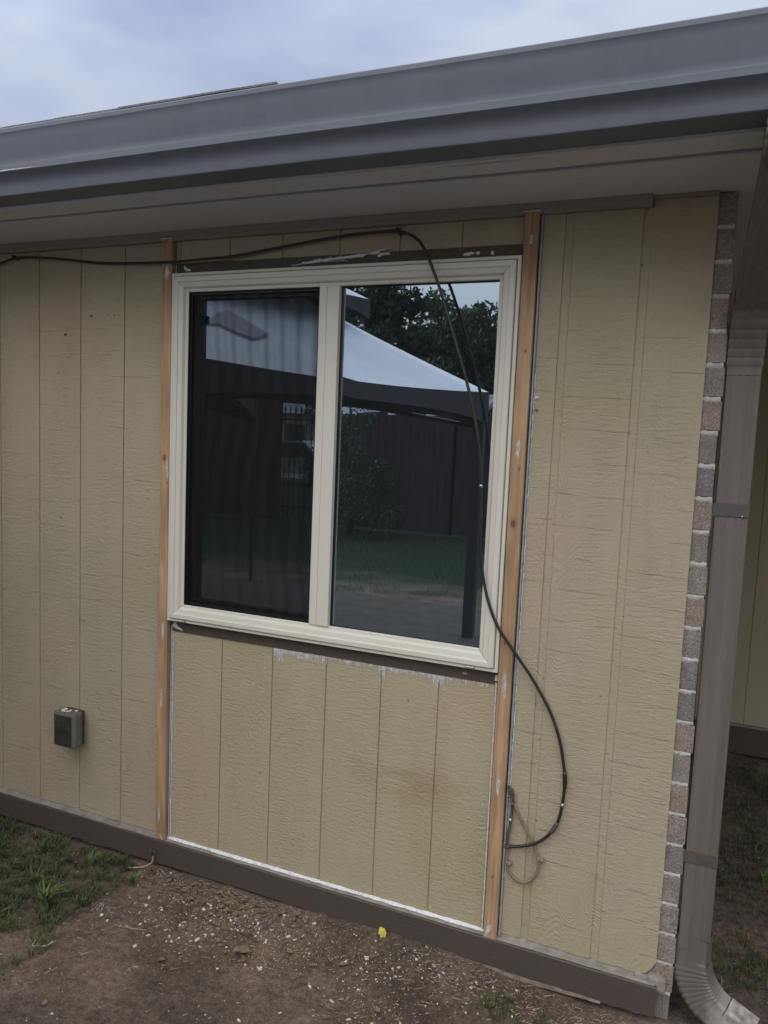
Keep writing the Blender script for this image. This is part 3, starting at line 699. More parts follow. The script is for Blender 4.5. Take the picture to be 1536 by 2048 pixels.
# bottom shoe turning away from the corner
path = [(DX, DY, .262), (DX, DY, .235), (DX, DY, .20)] + arc((DX, DY, .19), (DX + .004, DY - .004, .095), (DX + .085, DY - .026, .062), 120)[1:] + [(DX + .125, DY - .038, .048), (DX + .150, DY - .046, .040)]
shoe = rect_sweep(path, (.25, 1, 0), .060, .084, False, ribf(.12, .78, 9))
so = H(shoe, 'elbow', 'spout', 'bottom ribbed elbow of the downspout', ds)
mouth = rect_sweep([(DX + .088, DY - .027, .0615), (DX + .125, DY - .038, .048), (DX + .157, DY - .048, .038)], (.25, 1, 0), .0635, .0885, False)
H(mouth, 'outlet_mouth', 'weathered', 'chalky worn end of the downspout', so)
for zz, w_ in ((1.452, .017), (.492, .016)):
    st = MB()
    x0, x1, y0, y1 = DX - .0400, DX + .0400, DY - .0290, DY + .0290
    lo = [(.0475, y0), (x0, y0), (x1, y0), (x1, y1), (.0475, y1)]
    lo = [(.0470, DY - .030), (x1 + .001, DY - .0305), (x1 + .001, DY + .030), (.0470, DY + .030)]
    V = []
    for a, b in lo: V += [(a, b, zz - w_), (a, b, zz + w_)]
    for a, b in [(.0470, DY - .0290), (x1 - .0004, DY - .0290), (x1 - .0004, DY + .0290), (.0470, DY + .0290)]: V += [(a, b, zz - w_), (a, b, zz + w_)]
    F = [(2 * i, 2 * i + 2, 2 * i + 3, 2 * i + 1) for i in range(3)] + [(8 + 2 * i, 8 + 2 * i + 1, 8 + 2 * i + 3, 8 + 2 * i + 2) for i in range(3)]
    F += [(2 * i, 8 + 2 * i, 10 + 2 * i, 2 * i + 2) for i in range(3)] + [(2 * i + 1, 2 * i + 3, 11 + 2 * i, 9 + 2 * i) for i in range(3)]
    st.add(V, F)
    so_ = H(st, 'strap', 'strap', None, ds)
H(MB().tube([(DX + .025, DY - .0335, 1.437), (DX + .025, DY - .030, 1.437)], .0028, 8), 'screw', 'metal', None, ds)

# ------------------------------------------------------------------ cables
CP = [(-3.4, -0.02, 2.20), (-3.0, -0.02, 2.17), (-2.6492, -0.02, 2.1694), (-2.4901, -0.02, 2.1958), (-2.4386, -0.02, 2.208), (-2.3878, -0.02, 2.2128), (-2.2884, -0.02, 2.2078), (-2.1728, -0.015, 2.1961), (-2.0146, -0.01, 2.1774), (-1.8497, -0.018, 2.1673), (-1.7075, -0.027, 2.1616), (-1.6639, -0.030, 2.1605), (-1.5315, -0.03, 2.1644), (-1.4413, -0.02, 2.1702), (-1.2017, -0.02, 2.1961), (-1.0293, -0.02, 2.2115), (-0.928, -0.025, 2.2127), (-0.8595, -0.035, 2.2073), (-0.8058, -0.05, 2.1831), (-0.7695, -0.06, 2.1435), (-0.7371, -0.065, 2.078), (-0.7044, -0.065, 2.0), (-0.6641, -0.065, 1.8873), (-0.6217, -0.06, 1.7614), (-0.5918, -0.055, 1.6492), (-0.5758, -0.05, 1.5501), (-0.5702, -0.045, 1.4784), (-0.5658, -0.042, 1.3769), (-0.5622, -0.040, 1.2889), (-0.5444, -0.040, 1.1875), (-0.5209, -0.040, 1.1162), (-0.4924, -0.038, 1.0607), (-0.4604, -0.033, 1.0178), (-0.4004, -0.02, 0.9371), (-0.3615, -0.015, 0.8782), (-0.333, -0.012, 0.8273), (-0.3076, -0.012, 0.7651), (-0.2921, -0.012, 0.701), (-0.2826, -0.012, 0.6431), (-0.2844, -0.012, 0.5825), (-0.2932, -0.012, 0.5198), (-0.3148, -0.012, 0.4733), (-0.3491, -0.012, 0.4369), (-0.3922, -0.012, 0.415), (-0.4352, -0.012, 0.4025)]
SC = spline(CP, 7)
cb = empty('coax_cable', (-.44, -.01, .40))
tag(cb, 'long black cable sagging under the eave and across the window to the right batten', 'cable')
MB().tube(SC, .0046, 10).build('jacket', M['cable'], cb)
def clip(p, parent, mat='cable', s=1.):
    x, y, z = p
    MB().box(x - .005 * s, x + .005 * s, y - .006, -.002, z - .004 * s, z + .009 * s, bev=.0012).tube([(x, y - .009, z + .007 * s), (x, .0, z + .007 * s)], .0022, 8).build('cable_clip', M[mat], parent)
clip((-2.4175, -.021, 2.212), cb); clip((-.866, -.036, 2.208), cb)
for i, (a, b, mt_) in enumerate(((-.2835, .640, 'cable'), (-.3060, .4905, 'cable_dusty'))):
    near = min(range(len(SC)), key=lambda k: (SC[k].x - a) ** 2 + (SC[k].z - b) ** 2)
    MB().tube(SC[near - 3:near + 4], [.0048, .0060, .0068, .0062, .0066, .0058, .0048], 10).build('splice', M[mt_], cb, 'taped lump on the cable' if i == 0 else 'dusty knotted lump on the cable')
MB().tube([(-.2838, -.0165, .573), (-.2856, -.0168, .566)], .0030, 8).build('paint_drop', M['white_pl'], cb)
MB().tube([(-.5702, -.045, 1.480), (-.5700, -.045, 1.472)], .0052, 12).build('connector', M['metal'], cb)
MB().tube([(-.4300, -.0125, .4035), (-.4440, -.0125, .4015)], .0062, 10).build('connector', M['cable_dusty'], cb)

sb = empty('ground_cable', (-.43, -.008, .59))
tag(sb, 'short dusty dark cable hanging beside the right batten above the black cable end', 'cable')
MB().tube(spline([(-0.4447, -0.010, 0.5889), (-0.4351, -0.012, 0.5787), (-0.4295, -0.012, 0.5614), (-0.4289, -0.012, 0.5259), (-0.4321, -0.012, 0.4784), (-0.4373, -0.012, 0.438), (-0.4384, -0.012, 0.4103)], 6), .0044, 8).build('jacket', M['cable_dusty'], sb)
MB().tube([(-.4300, -.014, .545), (-.4297, -.014, .528)], .0046, 8).build('splice', M['cable_dusty'], sb)
MB().tube([(-.4325, -.0155, .492), (-.4328, -.0155, .486)], .0036, 8).build('paint_drop', M['white_pl'], sb)
kn = MB()
for i in range(9):
    a = Vector((-.443 + rnd.uniform(-.008, .016), -.010 + rnd.uniform(-.006, .003), .580 + rnd.uniform(-.020, .012))); b = a + Vector((rnd.uniform(-.012, .012), rnd.uniform(-.004, .004), rnd.uniform(-.016, .016)))
    kn.tube([a, (a + b) / 2 + Vector((.002, -.002, 0)), b], .0013, 5)
kn.build('wire_end', M['cable_dusty'], sb, 'frayed cut wire ends')
lp = empty('looped_cable', (-.39, -.008, .30))
tag(lp, 'thin beige painted cable looped below the black cable end', 'cable')
MB().tube(spline([(-0.4429, -0.008, 0.5761), (-0.4255, -0.008, 0.5366), (-0.4002, -0.008, 0.4899), (-0.3756, -0.007, 0.4525), (-0.3555, -0.007, 0.4157), (-0.343, -0.009, 0.3802), (-0.344, -0.009, 0.3488), (-0.3557, -0.007, 0.3222), (-0.3783, -0.007, 0.3019), (-0.4023, -0.007, 0.3015), (-0.4245, -0.007, 0.3175), (-0.4367, -0.008, 0.3427), (-0.4383, -0.008, 0.3707), (-0.4353, -0.008, 0.3967)], 6), .0041, 8).build('jacket', M['cable_old'], lp)
for (x, z) in ((-.3370, .385), (-.4300, .350)):
    MB().box(x - .010, x + .009, -.015, -.0015, z - .0055, z + .0055, bev=.002).tube([(x + .004, -.0185, z), (x + .004, -.002, z)], .0030, 8).build('cable_clip', M['cable_old'], lp)

# small fixings
scr = empty('wall_screw', (-.436, 0, 1.7315)); tag(scr, 'white ringed screw in the siding beside the right batten', 'screw')
MB().tube([(-.434, -.0014, 1.7315), (-.434, .001, 1.7315)], .0060, 12).build('washer', M['white_pl'], scr)
MB().tube([(-.4325, -.006, 1.7305), (-.434, .001, 1.7315)], .0025, 8).build('shank', M['metal'], scr)
tag(MB().tube([(-.4325, -.0016, 1.698), (-.4325, .001, 1.698)], .0046, 12).tube([(-.4325, -.0030, 1.698), (-.4325, .001, 1.698)], .0022, 8).build('wall_screw', M['cable_old']), 'beige painted plug in the siding under the white ringed screw', 'screw')

# ------------------------------------------------------------------ outlet box
ob = empty('outlet_box', (-2.12, -.03, .45)); tag(ob, 'smoky plastic weatherproof outlet cover on the left siding', 'outlet box')
MB().box(-2.168, -2.084, -.030, -.0006, .388, .522, bev=.006).build('back_box', M['blackpl'], ob)
cv = MB().box(-2.170, -2.064, -.074, -.0305, .392, .5265, bev=.009)
cvo = cv.build('cover', M['smoke'], ob)
MB().box(-2.166, -2.069, -.0295 - .002, -.0293, .391, .5245, bev=.001).build('gasket', M['blackpl'], ob)
MB().box(-2.158, -2.078, -.0780, -.0735, .402, .516, bev=.0018).build('cover_panel', M['panelpl'], cvo)
MB().box(-2.0700, -2.0600, -.060, -.040, .402, .420, bev=.002).build('latch', M['smoke'], cvo)
MB().box(-2.140, -2.095, -.0305 - .006, -.0305, .415, .500, bev=.002).build('receptacle', M['white_pl'], ob)
dr = MB()
for i in range(16):
    x = rnd.uniform(-2.150, -2.090); y = rnd.uniform(-.062, -.034); s = rnd.uniform(.001, .0035)
    dr.box(x - s * 2, x + s * 2, y - s, y + s, .5262, .5272 + s * .4)
dr.build('bird_dropping', M['white_pl'], ob, 'white specks on top of the cover')
# spots of mud-dauber dirt on the left siding
sp_ = MB()
for i, (x, z, w, h) in enumerate(((-2.062, 1.995, .0045, .003), (-1.985, 1.997, .002, .002), (-1.958, 1.995, .0025, .003), (-2.185, 1.93, .007, .0045), (-2.205, 1.25, .0035, .003), (-2.318, 1.235, .002, .002), (-2.272, 1.232, .002, .002), (-1.955, 1.45, .002, .002), (-1.80, 1.38, .002, .002), (-1.80, 1.35, .002, .002), (-2.02, 1.70, .002, .002))):
    H(MB().add(*blob(x, z, w, h, -.0007, i, i * 7., .002), True), 'mud_spot', 'twig')

# ------------------------------------------------------------------ ground litter
def on(x, y): return ground_h(x, y)
def flake(mb, x, y, s, z=None):
    n = rnd.randint(4, 6); a0 = rnd.random() * 6.28; e = rnd.uniform(.35, 1); V = []; tilt = Vector((rnd.uniform(-.35, .35), rnd.uniform(-.35, .35)))
    zz = (on(x, y) if z is None else z) + .0015 + s * .12; ang = rnd.random() * 6.28
    for k in range(n):
        a = a0 + 6.283 * k / n; r = s * rnd.uniform(.55, 1.1); px, py = r * math.cos(a), r * e * math.sin(a)
        qx, qy = px * math.cos(ang) - py * math.sin(ang), px * math.sin(ang) + py * math.cos(ang)
        V.append((x + qx, y + qy, zz + qx * tilt.x + qy * tilt.y))
    V2 = [(a, b, c - s * .12 - .0004) for a, b, c in V]
    F = [tuple(range(n)), tuple(range(n, 2 * n))[::-1]] + [(k, (k + 1) % n, n + (k + 1) % n, n + k) for k in range(n)]
    mb.add(V + V2, F)
chips = MB(); spl = MB(); tw = MB(); dl = MB()
def rpos():
    # denser near the wall
    x = rnd.uniform(-2.3, .05); y = -.035 - abs(rnd.gauss(0, .28)); return x, y
def dens(x, y): return noise.noise(Vector((x * 3.2, y * 3.2, 11))) > rnd.uniform(-.25, .45)
cl_ = MB()
for _ in range(420):
    x, y = rpos()
    if rnd.random() < .5: x, y = rnd.gauss(-1.0, .45), -.045 - abs(rnd.gauss(0, .035))
    if y < -1 or x > .1: continue
    s_ = rnd.uniform(.002, .006) + .006 * rnd.random() ** 4; z_ = on(x, y) + s_ * .2; a0 = rnd.random() * 3
    vs = [(0, 0, 1), (1, 0, 0), (.2, .95, .1), (-.9, .3, 0), (-.6, -.8, .1), (.5, -.9, -.1), (0, 0, -1)]
    vs = [(x + s_ * (p[0] * math.cos(a0) - p[1] * math.sin(a0)) * rnd.uniform(.7, 1.3), y + s_ * (p[0] * math.sin(a0) + p[1] * math.cos(a0)) * rnd.uniform(.7, 1.3), z_ + s_ * p[2] * rnd.uniform(.5, .9)) for p in vs]
    cl_.add(vs, [(0, 1, 2), (0, 2, 3), (0, 3, 4), (0, 4, 5), (0, 5, 1), (6, 2, 1), (6, 3, 2), (6, 4, 3), (6, 5, 4), (6, 1, 5)])
tag(cl_.build('soil_clods', M['soil']), 'small clods of soil crumbled along the baseboard', 'soil', kind='stuff')
c = 0
while c < 3200:
    x, y = rpos()
    if y < -1.0 or not dens(x, y): continue
    if x < -1.75 and rnd.random() < .75: continue
    s = .0008 + .0020 * rnd.random() ** 2.5 + (.0085 * rnd.random() if rnd.random() < .06 else 0)
    flake(chips, x, y, s); c += 1
for _ in range(70): flake(chips, rnd.gauss(-1.43, .16), -.10 - abs(rnd.gauss(.12, .09)), rnd.uniform(.002, .0085))
for _ in range(120): flake(chips, rnd.gauss(-.62, .16), -.07 - abs(rnd.gauss(.03, .08)), rnd.uniform(.001, .006))
for _ in range(90): flake(chips, rnd.uniform(.16, .6), rnd.uniform(.1, 2.1), rnd.uniform(.0015, .005))
for _ in range(160): flake(chips, rnd.gauss(-1.74, .03), rnd.gauss(-.286, .016), rnd.uniform(.0008, .0022))
tag(chips.build('paint_chips', M['chip']), 'scattered white paint flakes on the bare dirt', 'debris', kind='stuff')
c = 0
while c < 1700:
    x, y = rpos()
    if c % 2: x, y = rnd.choice((rnd.gauss(-1.40, .16), rnd.gauss(-.42, .2))), -.04 - abs(rnd.gauss(0, .09))
    elif not dens(x + 3, y): continue
    if y < -1.0: continue
    L = rnd.uniform(.004, .014) if rnd.random() < .85 else rnd.uniform(.014, .040); a = rnd.gauss(.3, .9); w = rnd.uniform(.0005, .0016)
    p = Vector((x, y, on(x, y) + .003)); d = Vector((math.cos(a) * L, math.sin(a) * L, rnd.uniform(-.1, .15) * L))
    q = Vector((-d.y, d.x, 0)).normalized() * w
    spl.add([p - q, p + q, p + d + q * .3, p + d - q * .3, p + Vector((0, 0, -.0016)) - q, p + Vector((0, 0, -.0016)) + q, p + d + Vector((0, 0, -.001))], [(0, 1, 2, 3), (0, 3, 6, 4), (1, 5, 6, 2), (0, 4, 5, 1), (2, 6, 3)]); c += 1
tag(spl.build('wood_splinters', M['splinter']), 'fine tan wood splinters over the dirt', 'debris', kind='stuff')
for _ in range(520):
    x, y = rpos()
    if rnd.random() < .25: x, y = rnd.uniform(.15, .6), rnd.uniform(.1, 2.1)
    L = rnd.uniform(.012, .055); a = rnd.random() * 6.28; z_ = on(x, y) + .003
    p = [Vector((x, y, z_)), Vector((x + math.cos(a) * L * .5, y + math.sin(a) * L * .5, z_ + rnd.uniform(0, .006))), Vector((x + math.cos(a + .4) * L, y + math.sin(a + .4) * L, z_))]
    tw.tube(p, rnd.uniform(.0005, .0012), 4)
tag(tw.build('dry_stems', M['twig']), 'thin dry stems and rootlets on the dirt', 'debris', kind='stuff')
def leafmesh(mb, x, y, s, a, curl=.3, z=None):
    z0 = (on(x, y) if z is None else z) + .004; V = []
    for i in range(7):
        t = i / 6; w = s * .32 * math.sin(math.pi * min(1, t * .93 + .04)) * rnd.uniform(.85, 1.15)
        for k in (-1, 0, 1):
            px, py = (t - .5) * s, k * w
            V.append((x + px * math.cos(a) - py * math.sin(a), y + px * math.sin(a) + py * math.cos(a), z0 + abs(k) * w * curl + s * .12 * (2 * t - 1) ** 2 + rnd.uniform(0, .0008)))
    mb.add(V, [(3 * i + k, 3 * i + 3 + k, 3 * i + 4 + k, 3 * i + 1 + k) for i in range(6) for k in (0, 1)], True)
for _ in range(90):
    x, y = (rnd.gauss(-1.38, .2), -.05 - abs(rnd.gauss(0, .05))) if rnd.random() < .6 else rpos()
    leafmesh(dl, x, y, rnd.uniform(.012, .030), rnd.random() * 6.28, rnd.uniform(.1, .9))
tag(dl.build('leaf_litter', M['deadleaf']), 'dry brown leaf bits gathered against the baseboard', 'debris', kind='stuff')
# singled out pieces
o = MB(); leafmesh(o, -1.186, -.278, .058, .35, .8); leafmesh(o, -1.200, -.272, .035, 1.0, .6)
tag(o.build('dead_leaf', M['deadleaf']), 'curled rusty brown leaf on the dirt in front of the window', 'leaf')
bmy = bmesh.new(); bmesh.ops.create_icosphere(bmy, subdivisions=3, radius=1)
for v in bmy.verts:
    q = v.co.copy(); k = 1 + .45 * noise.noise(q * 2.3) + .2 * noise.noise(q * 6)
    v.co = Vector((-.812 + q.x * .012 * k, -.046 + q.y * .009 * k, on(-.812, -.046) + .013 + q.z * .017 * k + q.x * -.004))
bmy.verts.index_update()
o = MB().add([v.co[:] for v in bmy.verts], [[v.index for v in f.verts] for f in bmy.faces], False); bmy.free()
tag(o.build('yellow_scrap', M['yellow']), 'crumpled bright yellow scrap against the baseboard', 'scrap')
o = MB(); flake(o, -1.515, -.705, .011); tag(o.build('paint_flake', M['chip']), 'largest white paint flake, alone at the bottom left of the dirt', 'paint flake')
zg = on(-.98, -.03)
o = MB().tube(spline([(-1.36, -.20, on(-1.36, -.2) + .004), (-1.30, -.215, on(-1.3, -.21) + .006), (-1.23, -.205, on(-1.23, -.2) + .004), (-1.17, -.215, on(-1.17, -.21) + .004)], 5), [.0022] * 16, 6)
tag(o.build('twig', M['twig']), 'long reddish brown twig above the curled leaf', 'twig')
o = MB().tube([(-1.62, -.345, on(-1.62, -.345) + .004), (-1.565, -.335, on(-1.565, -.335) + .005), (-1.515, -.322, on(-1.515, -.322) + .004)], .0017, 6)
tag(o.build('green_stick', M['straw']), 'straight pale green stick lying between weeds and bare dirt', 'stick')
o = MB().tube([(-1.79, -.50, on(-1.79, -.5) + .010), (-1.775, -.535, on(-1.775, -.535) + .004), (-1.735, -.515, on(-1.735, -.515) + .006), (-1.726, -.500, on(-1.726, -.5) + .014)], .0015, 6)
tag(o.build('bent_straw', M['chip']), 'bent white straw at the edge of the weeds', 'straw')
rt = empty('dry_sprout', (-1.72, -.045, .02)); tag(rt, 'dry grey sprout with tangled rootlets against the baseboard', 'sprout')
MB().tube(spline([(-1.81, -.075, on(-1.81, -.075) + .003), (-1.785, -.085, .012), (-1.745, -.06, .014), (-1.722, -.045, .030), (-1.724, -.040, .055)], 6), .0028, 7).build('stem', M['splinter'], rt)
o = MB()
for i in range(26):
    a = rnd.random() * 6.28; h = rnd.uniform(.012, .032); b = Vector((-1.724, -.042, .050))
    o.tube([b, b + Vector((math.cos(a) * .007, math.sin(a) * .005, h * .6)), b + Vector((math.cos(a) * .015, math.sin(a) * .007, h + rnd.uniform(-.01, .004)))], .0008, 4)
o.build('rootlets', M['twig'], rt)

# ------------------------------------------------------------------ grass and weeds
def blade(mb, x, y, L, a, lean, w, z=None, seg=4):
    z0 = (on(x, y) if z is None else z) - .002; V = []; d = Vector((math.cos(a), math.sin(a), 0)); q = Vector((-d.y, d.x, 0))
    for i in range(seg + 1):
        t = i / seg; r = L * t; out = math.sin(lean * t) / max(lean, .01) * 0 + L * (1 - math.cos(lean * t)) / max(lean, .01); up_ = L * math.sin(lean * t) / max(lean, .01)
        p = Vector((x, y, z0)) + d * out + Vector((0, 0, up_)); ww = w * (1 - t) ** .6 * (.7 + .6 * math.sin(math.pi * min(1, t + .15)))
        V += [p - q * ww, p + q * ww + Vector((0, 0, w * .3))]
    mb.add(V, [(2 * i, 2 * i + 2, 2 * i + 3, 2 * i + 1) for i in range(seg)], True)
def tuft(mb, x, y, n, L, spread=.02, wid=.0016, lean=(.4, 1.5)):
    for _ in range(n):
        a = rnd.random() * 6.283; r = spread * rnd.random() ** .5
        blade(mb, x + r * math.cos(a), y + r * math.sin(a), L * rnd.uniform(.45, 1.1), a + rnd.gauss(0, .5), rnd.uniform(*lean), wid * rnd.uniform(.5, 1.2))
gm = MB(); c = 0
while c < 2300:
    x = rnd.uniform(-3.4, -1.5); y = rnd.uniform(-.95, -.04)
    edge = -1.78 + (y + .2) * -.15 + .12 * noise.noise(Vector((x * 2, y * 4, 3)))
    if x > edge: continue
    if noise.noise(Vector((x * 4.5, y * 4.5, 21))) < rnd.uniform(-.50, .10): continue
    if y < -.52 and rnd.random() < .6: continue
    tuft(gm, x, y, rnd.randint(7, 15), rnd.uniform(.028, .062),   .016, .0013, (1.1, 2.3)); c += 1
c = 0
while c < 1500:
    x = rnd.uniform(.14, 1.1); y = rnd.uniform(.05, 2.12)
    if noise.noise(Vector((x * 5, y * 4, 31))) < rnd.uniform(-.30, .40): continue
    tuft(gm, x, y, rnd.randint(6, 12), rnd.uniform(.020, .048), .015, .0012, (1.1, 2.3)); c += 1
for _ in range(26): tuft(gm, rnd.gauss(-.405, .035), rnd.gauss(-.15, .03), 9, .035, .012, .0010, (.4, 1.6))
for _ in range(16): tuft(gm, rnd.gauss(-.27, .05), rnd.gauss(-.13, .03), 6, .022, .012, .0009, (.4, 1.6))
for _ in range(8): tuft(gm, rnd.gauss(-1.72, .04), rnd.gauss(-.12, .03), 8, .035, .012, .0011, (.4, 1.7))
tag(gm.build('grass', M['grass']), 'patchy short grass left of the dirt and beyond the downspout', 'grass', kind='stuff')
sm_ = MB()
for _ in range(200):
    x, y = (rnd.uniform(-3, -1.75), rnd.uniform(-.8, -.05)) if rnd.random() < .5 else (rnd.uniform(.15, .7), rnd.uniform(.05, 2.1))
    blade(sm_, x, y, rnd.uniform(.02, .05), rnd.random() * 6.28, rnd.uniform(1.2, 1.55), .0008)
tag(sm_.build('dry_grass', M['straw']), 'pale dead grass blades lying among the green', 'grass', kind='stuff')
def weed(x, y, n, L, w, label):
    t = MB()
    for i in range(n):
        blade(t, x + rnd.gauss(0, .004), y + rnd.gauss(0, .004), L * rnd.uniform(.6, 1.1), 6.283 * i / n + rnd.gauss(0, .3), rnd.uniform(.8, 1.75), w * rnd.uniform(.7, 1.2), seg=6)
    tag(t.build('weed', M['weed']), label, 'weed', 'broad leaved weeds in the dirt')
weed(-1.885, -.385, 22, .125, .0052, 'largest broad leaved weed left of the white dust patch')
weed(-1.725, -.150, 11, .070, .0046, 'small broad leaved weed right of the grass near the dry sprout')
weed(-1.935, -.130, 26, .080, .0024, 'bushy grass weed close under the baseboard at the left')
weed(-2.02, -.30, 18, .085, .0034, 'weed in the middle of the left grass')
weed(-1.975, -.50, 15, .075, .0028, 'weed at the left picture edge below the largest weed')
weed(-2.16, -.13, 16, .075, .0026, 'weed at the left picture edge close to the baseboard')
weed(.335, .380, 20, .070, .0026, 'weed right of the downspout foot')
weed(.345, .88, 20, .080, .0030, 'weed beside the lower half of the downspout')
weed(.42, .62, 16, .080, .0030, 'weed at the right picture edge above the downspout foot')
o = MB(); leafmesh(o, .345, .330, .020, 1.9, .5); tag(o.build('tan_leaf', M['splinter']), 'small tan leaf in the dirt below the weed at the downspout foot', 'leaf')

# ================================================================== what the glass reflects (behind the photographer)
M['concrete'] = simple('patio_concrete', (.070, .064, .055), (.100, .092, .080), .9, .2, 6, .4, 90, .002)
M['fencewood'] = simple('dark_fence_wood', (.035, .030, .026), (.075, .062, .052), .9, .15, 1, .5, 1, .003, (14, 14, 1.5))
def canvas(name, a, b):
    t = NT(name, .8, .2)
    c_ = t.ramp(t.noise(1.5, 5, .6), [(.3, a), (.7, b)])
    s_ = t.ramp(t.noise(7, 6, .75), [(.22, .72), (.36, 1.0)])
    t.col(t.mix(1, c_, s_, 'MULTIPLY')); t.bump(t.noise(3, 3, .5), .3, .03); return t.m
M['canvas'] = canvas('white_canopy_canvas', (.66, .66, .66), (.80, .80, .80))
M['valance'] = canvas('taupe_canopy_valance', (.062, .055, .054), (.085, .075, .073))
M['patch'] = simple('faded_mauve_patch', (.42, .39, .42), None, .9, .1, bump=0)
M['tentpole'] = simple('dark_bronze_pole', (.050, .050, .052), None, .6, .3, bump=0)
M['blackmetal'] = simple('black_iron', (.018, .018, .018), None, .4, .4, bump=0)
M['paleshingle'] = simple('pale_grey_shingle', (.26, .26, .27), (.38, .38, .39), .9, .1, 8, .5, 60, .004)
M['cream'] = simple('cream_wall', (.55, .50, .34), (.60, .55, .40), .8, .2, 4, .1, 60)
M['carpaint'] = simple('pale_green_car_paint', (.30, .42, .38), None, .25, .5, bump=0)
M['carglass'] = simple('dark_car_glass', (.02, .025, .03), None, .08, .6, bump=0)
M['rubber'] = simple('tyre_rubber', (.02, .02, .02), None, .8, .2, bump=0)
M['bark'] = simple('bark', (.05, .04, .032), (.09, .075, .06), .95, .1, 12, .8, 30, .01, (1, 1, .2))
M['foliage'] = grassm('tree_foliage', (.070, .100, .068), (.165, .215, .135), 1.6)
M['foliage_pale'] = grassm('pale_tree_foliage', (.15, .18, .12), (.33, .37, .26), 1.6)
M['asphalt'] = simple('road_asphalt', (.07, .07, .07), (.10, .10, .10), .9, .2, 3, .3, 80)

tag(MB().box(-9, 3.5, -4.78, -1.75, -.08, .012, bev=.004).build('patio', M['concrete']), 'grey concrete patio slab seen in the glass', 'patio', kind='structure')
tag(MB().box(-120, 120, -30, -22, -.02, .006).build('road', M['asphalt']), 'asphalt street beyond the garden', 'road', kind='structure')
tag(MB().box(-2.62, -2.22, -3.05, -2.72, .0125, .052, bev=.006).build('paver', M['cream']), 'pale square paver on the patio reflected between the panes', 'paver')

gz = empty('gazebo', (-3.485, -2.845, .012)); tag(gz, 'two tier white canopy gazebo with taupe valance reflected in the window', 'gazebo')
ctr = Vector((-3.485, -2.845, 0)); cB = Vector((-1.57, -3.75, 0)); cA = Vector((-2.58, -.93, 0)); cC = ctr * 2 - cB; cD = ctr * 2 - cA
corn = [cA, cB, cC, cD]
def tier(scale, ze, zp, sag, nm, val, inner=.0):
    E = []; K = 16
    for i in range(4):
        a, b = [ctr + (c_ - ctr) * scale for c_ in (corn[i], corn[(i + 1) % 4])]
        for k in range(K):
            t = k / K; p = a.lerp(b, t); s_ = 4 * t * (1 - t)
            bmp = .03 * math.exp(-((t - .45) / .03) ** 2)
            E.append(Vector((p.x, p.y, ze - sag * s_ + bmp * scale)))
    J = 10; V = []; n = len(E)
    for j in range(J + 1):
        f = j / J * (1 - inner) + 0
        for e in E:
            p = e.lerp(Vector((ctr.x, ctr.y, zp)), f); p.z -= .10 * scale * math.sin(math.pi * f) * (1 if True else 0) * .35
            V.append(p)
    F = [(j * n + k, j * n + (k + 1) % n, (j + 1) * n + (k + 1) % n, (j + 1) * n + k) for j in range(J) for k in range(n)]
    top = MB().add(V, F, True).build(nm, M['canvas'], gz)
    V = []
    for i, e in enumerate(E):
        t = (i % K) / K; dr_ = val * (1 - .60 * (4 * t * (1 - t)) ** .6)
        V += [e + Vector((0, 0, .004)), e + Vector((0, 0, -dr_))]
    F = [(2 * k, 2 * ((k + 1) % n), 2 * ((k + 1) % n) + 1, 2 * k + 1) for k in range(n)]
    MB().add(V, F, True).build('valance', M['valance'], top)
    return top
tp = tier(1.0, 2.0, 2.97, .045, 'canopy', .27)
tier(.54, 2.67, 3.20, .01, 'vent_canopy', .15)
HP = [(-2.754, -1.615, 2.256), (-2.829, -1.793, 2.34), (-2.867, -1.981, 2.404), (-2.756, -2.016, 2.344), (-2.604, -2.046, 2.258), (-2.587, -1.846, 2.204), (-2.663, -1.768, 2.233), (-2.743, -1.725, 2.273)]
V = [(a_, b_, c_ - .020) for a_, b_, c_ in HP] + [(a_, b_, c_ - .045) for a_, b_, c_ in HP]
MB().add(V, [tuple(range(8)), tuple(range(8, 16))[::-1]] + [(i, (i + 1) % 8, 8 + (i + 1) % 8, 8 + i) for i in range(8)]).build('cloth_patch', M['patch'], tp)
for c_ in corn:
    q = c_ + (ctr - c_) * .03
    pw_ = .045 if c_ is cB else .018
    MB().box(q.x - pw_, q.x + pw_, q.y - pw_, q.y + pw_, .012, 1.98, bev=.01).build('post', M['tentpole'], gz)
rl = MB()
for i in range(4):
    a, b = corn[i], corn[(i + 1) % 4]; a = a + (ctr - a) * .03; b = b + (ctr - b) * .03
    rl.tube([Vector((a.x, a.y, 1.72)), Vector(((a.x * 3 + b.x) / 4, (a.y * 3 + b.y) / 4, 1.86)), Vector(((a.x + b.x) / 2, (a.y + b.y) / 2, 1.90)), Vector(((a.x + b.x * 3) / 4, (a.y + b.y * 3) / 4, 1.86)), Vector((b.x, b.y, 1.72))], .018, 8)
rl.build('truss', M['blackmetal'], gz)

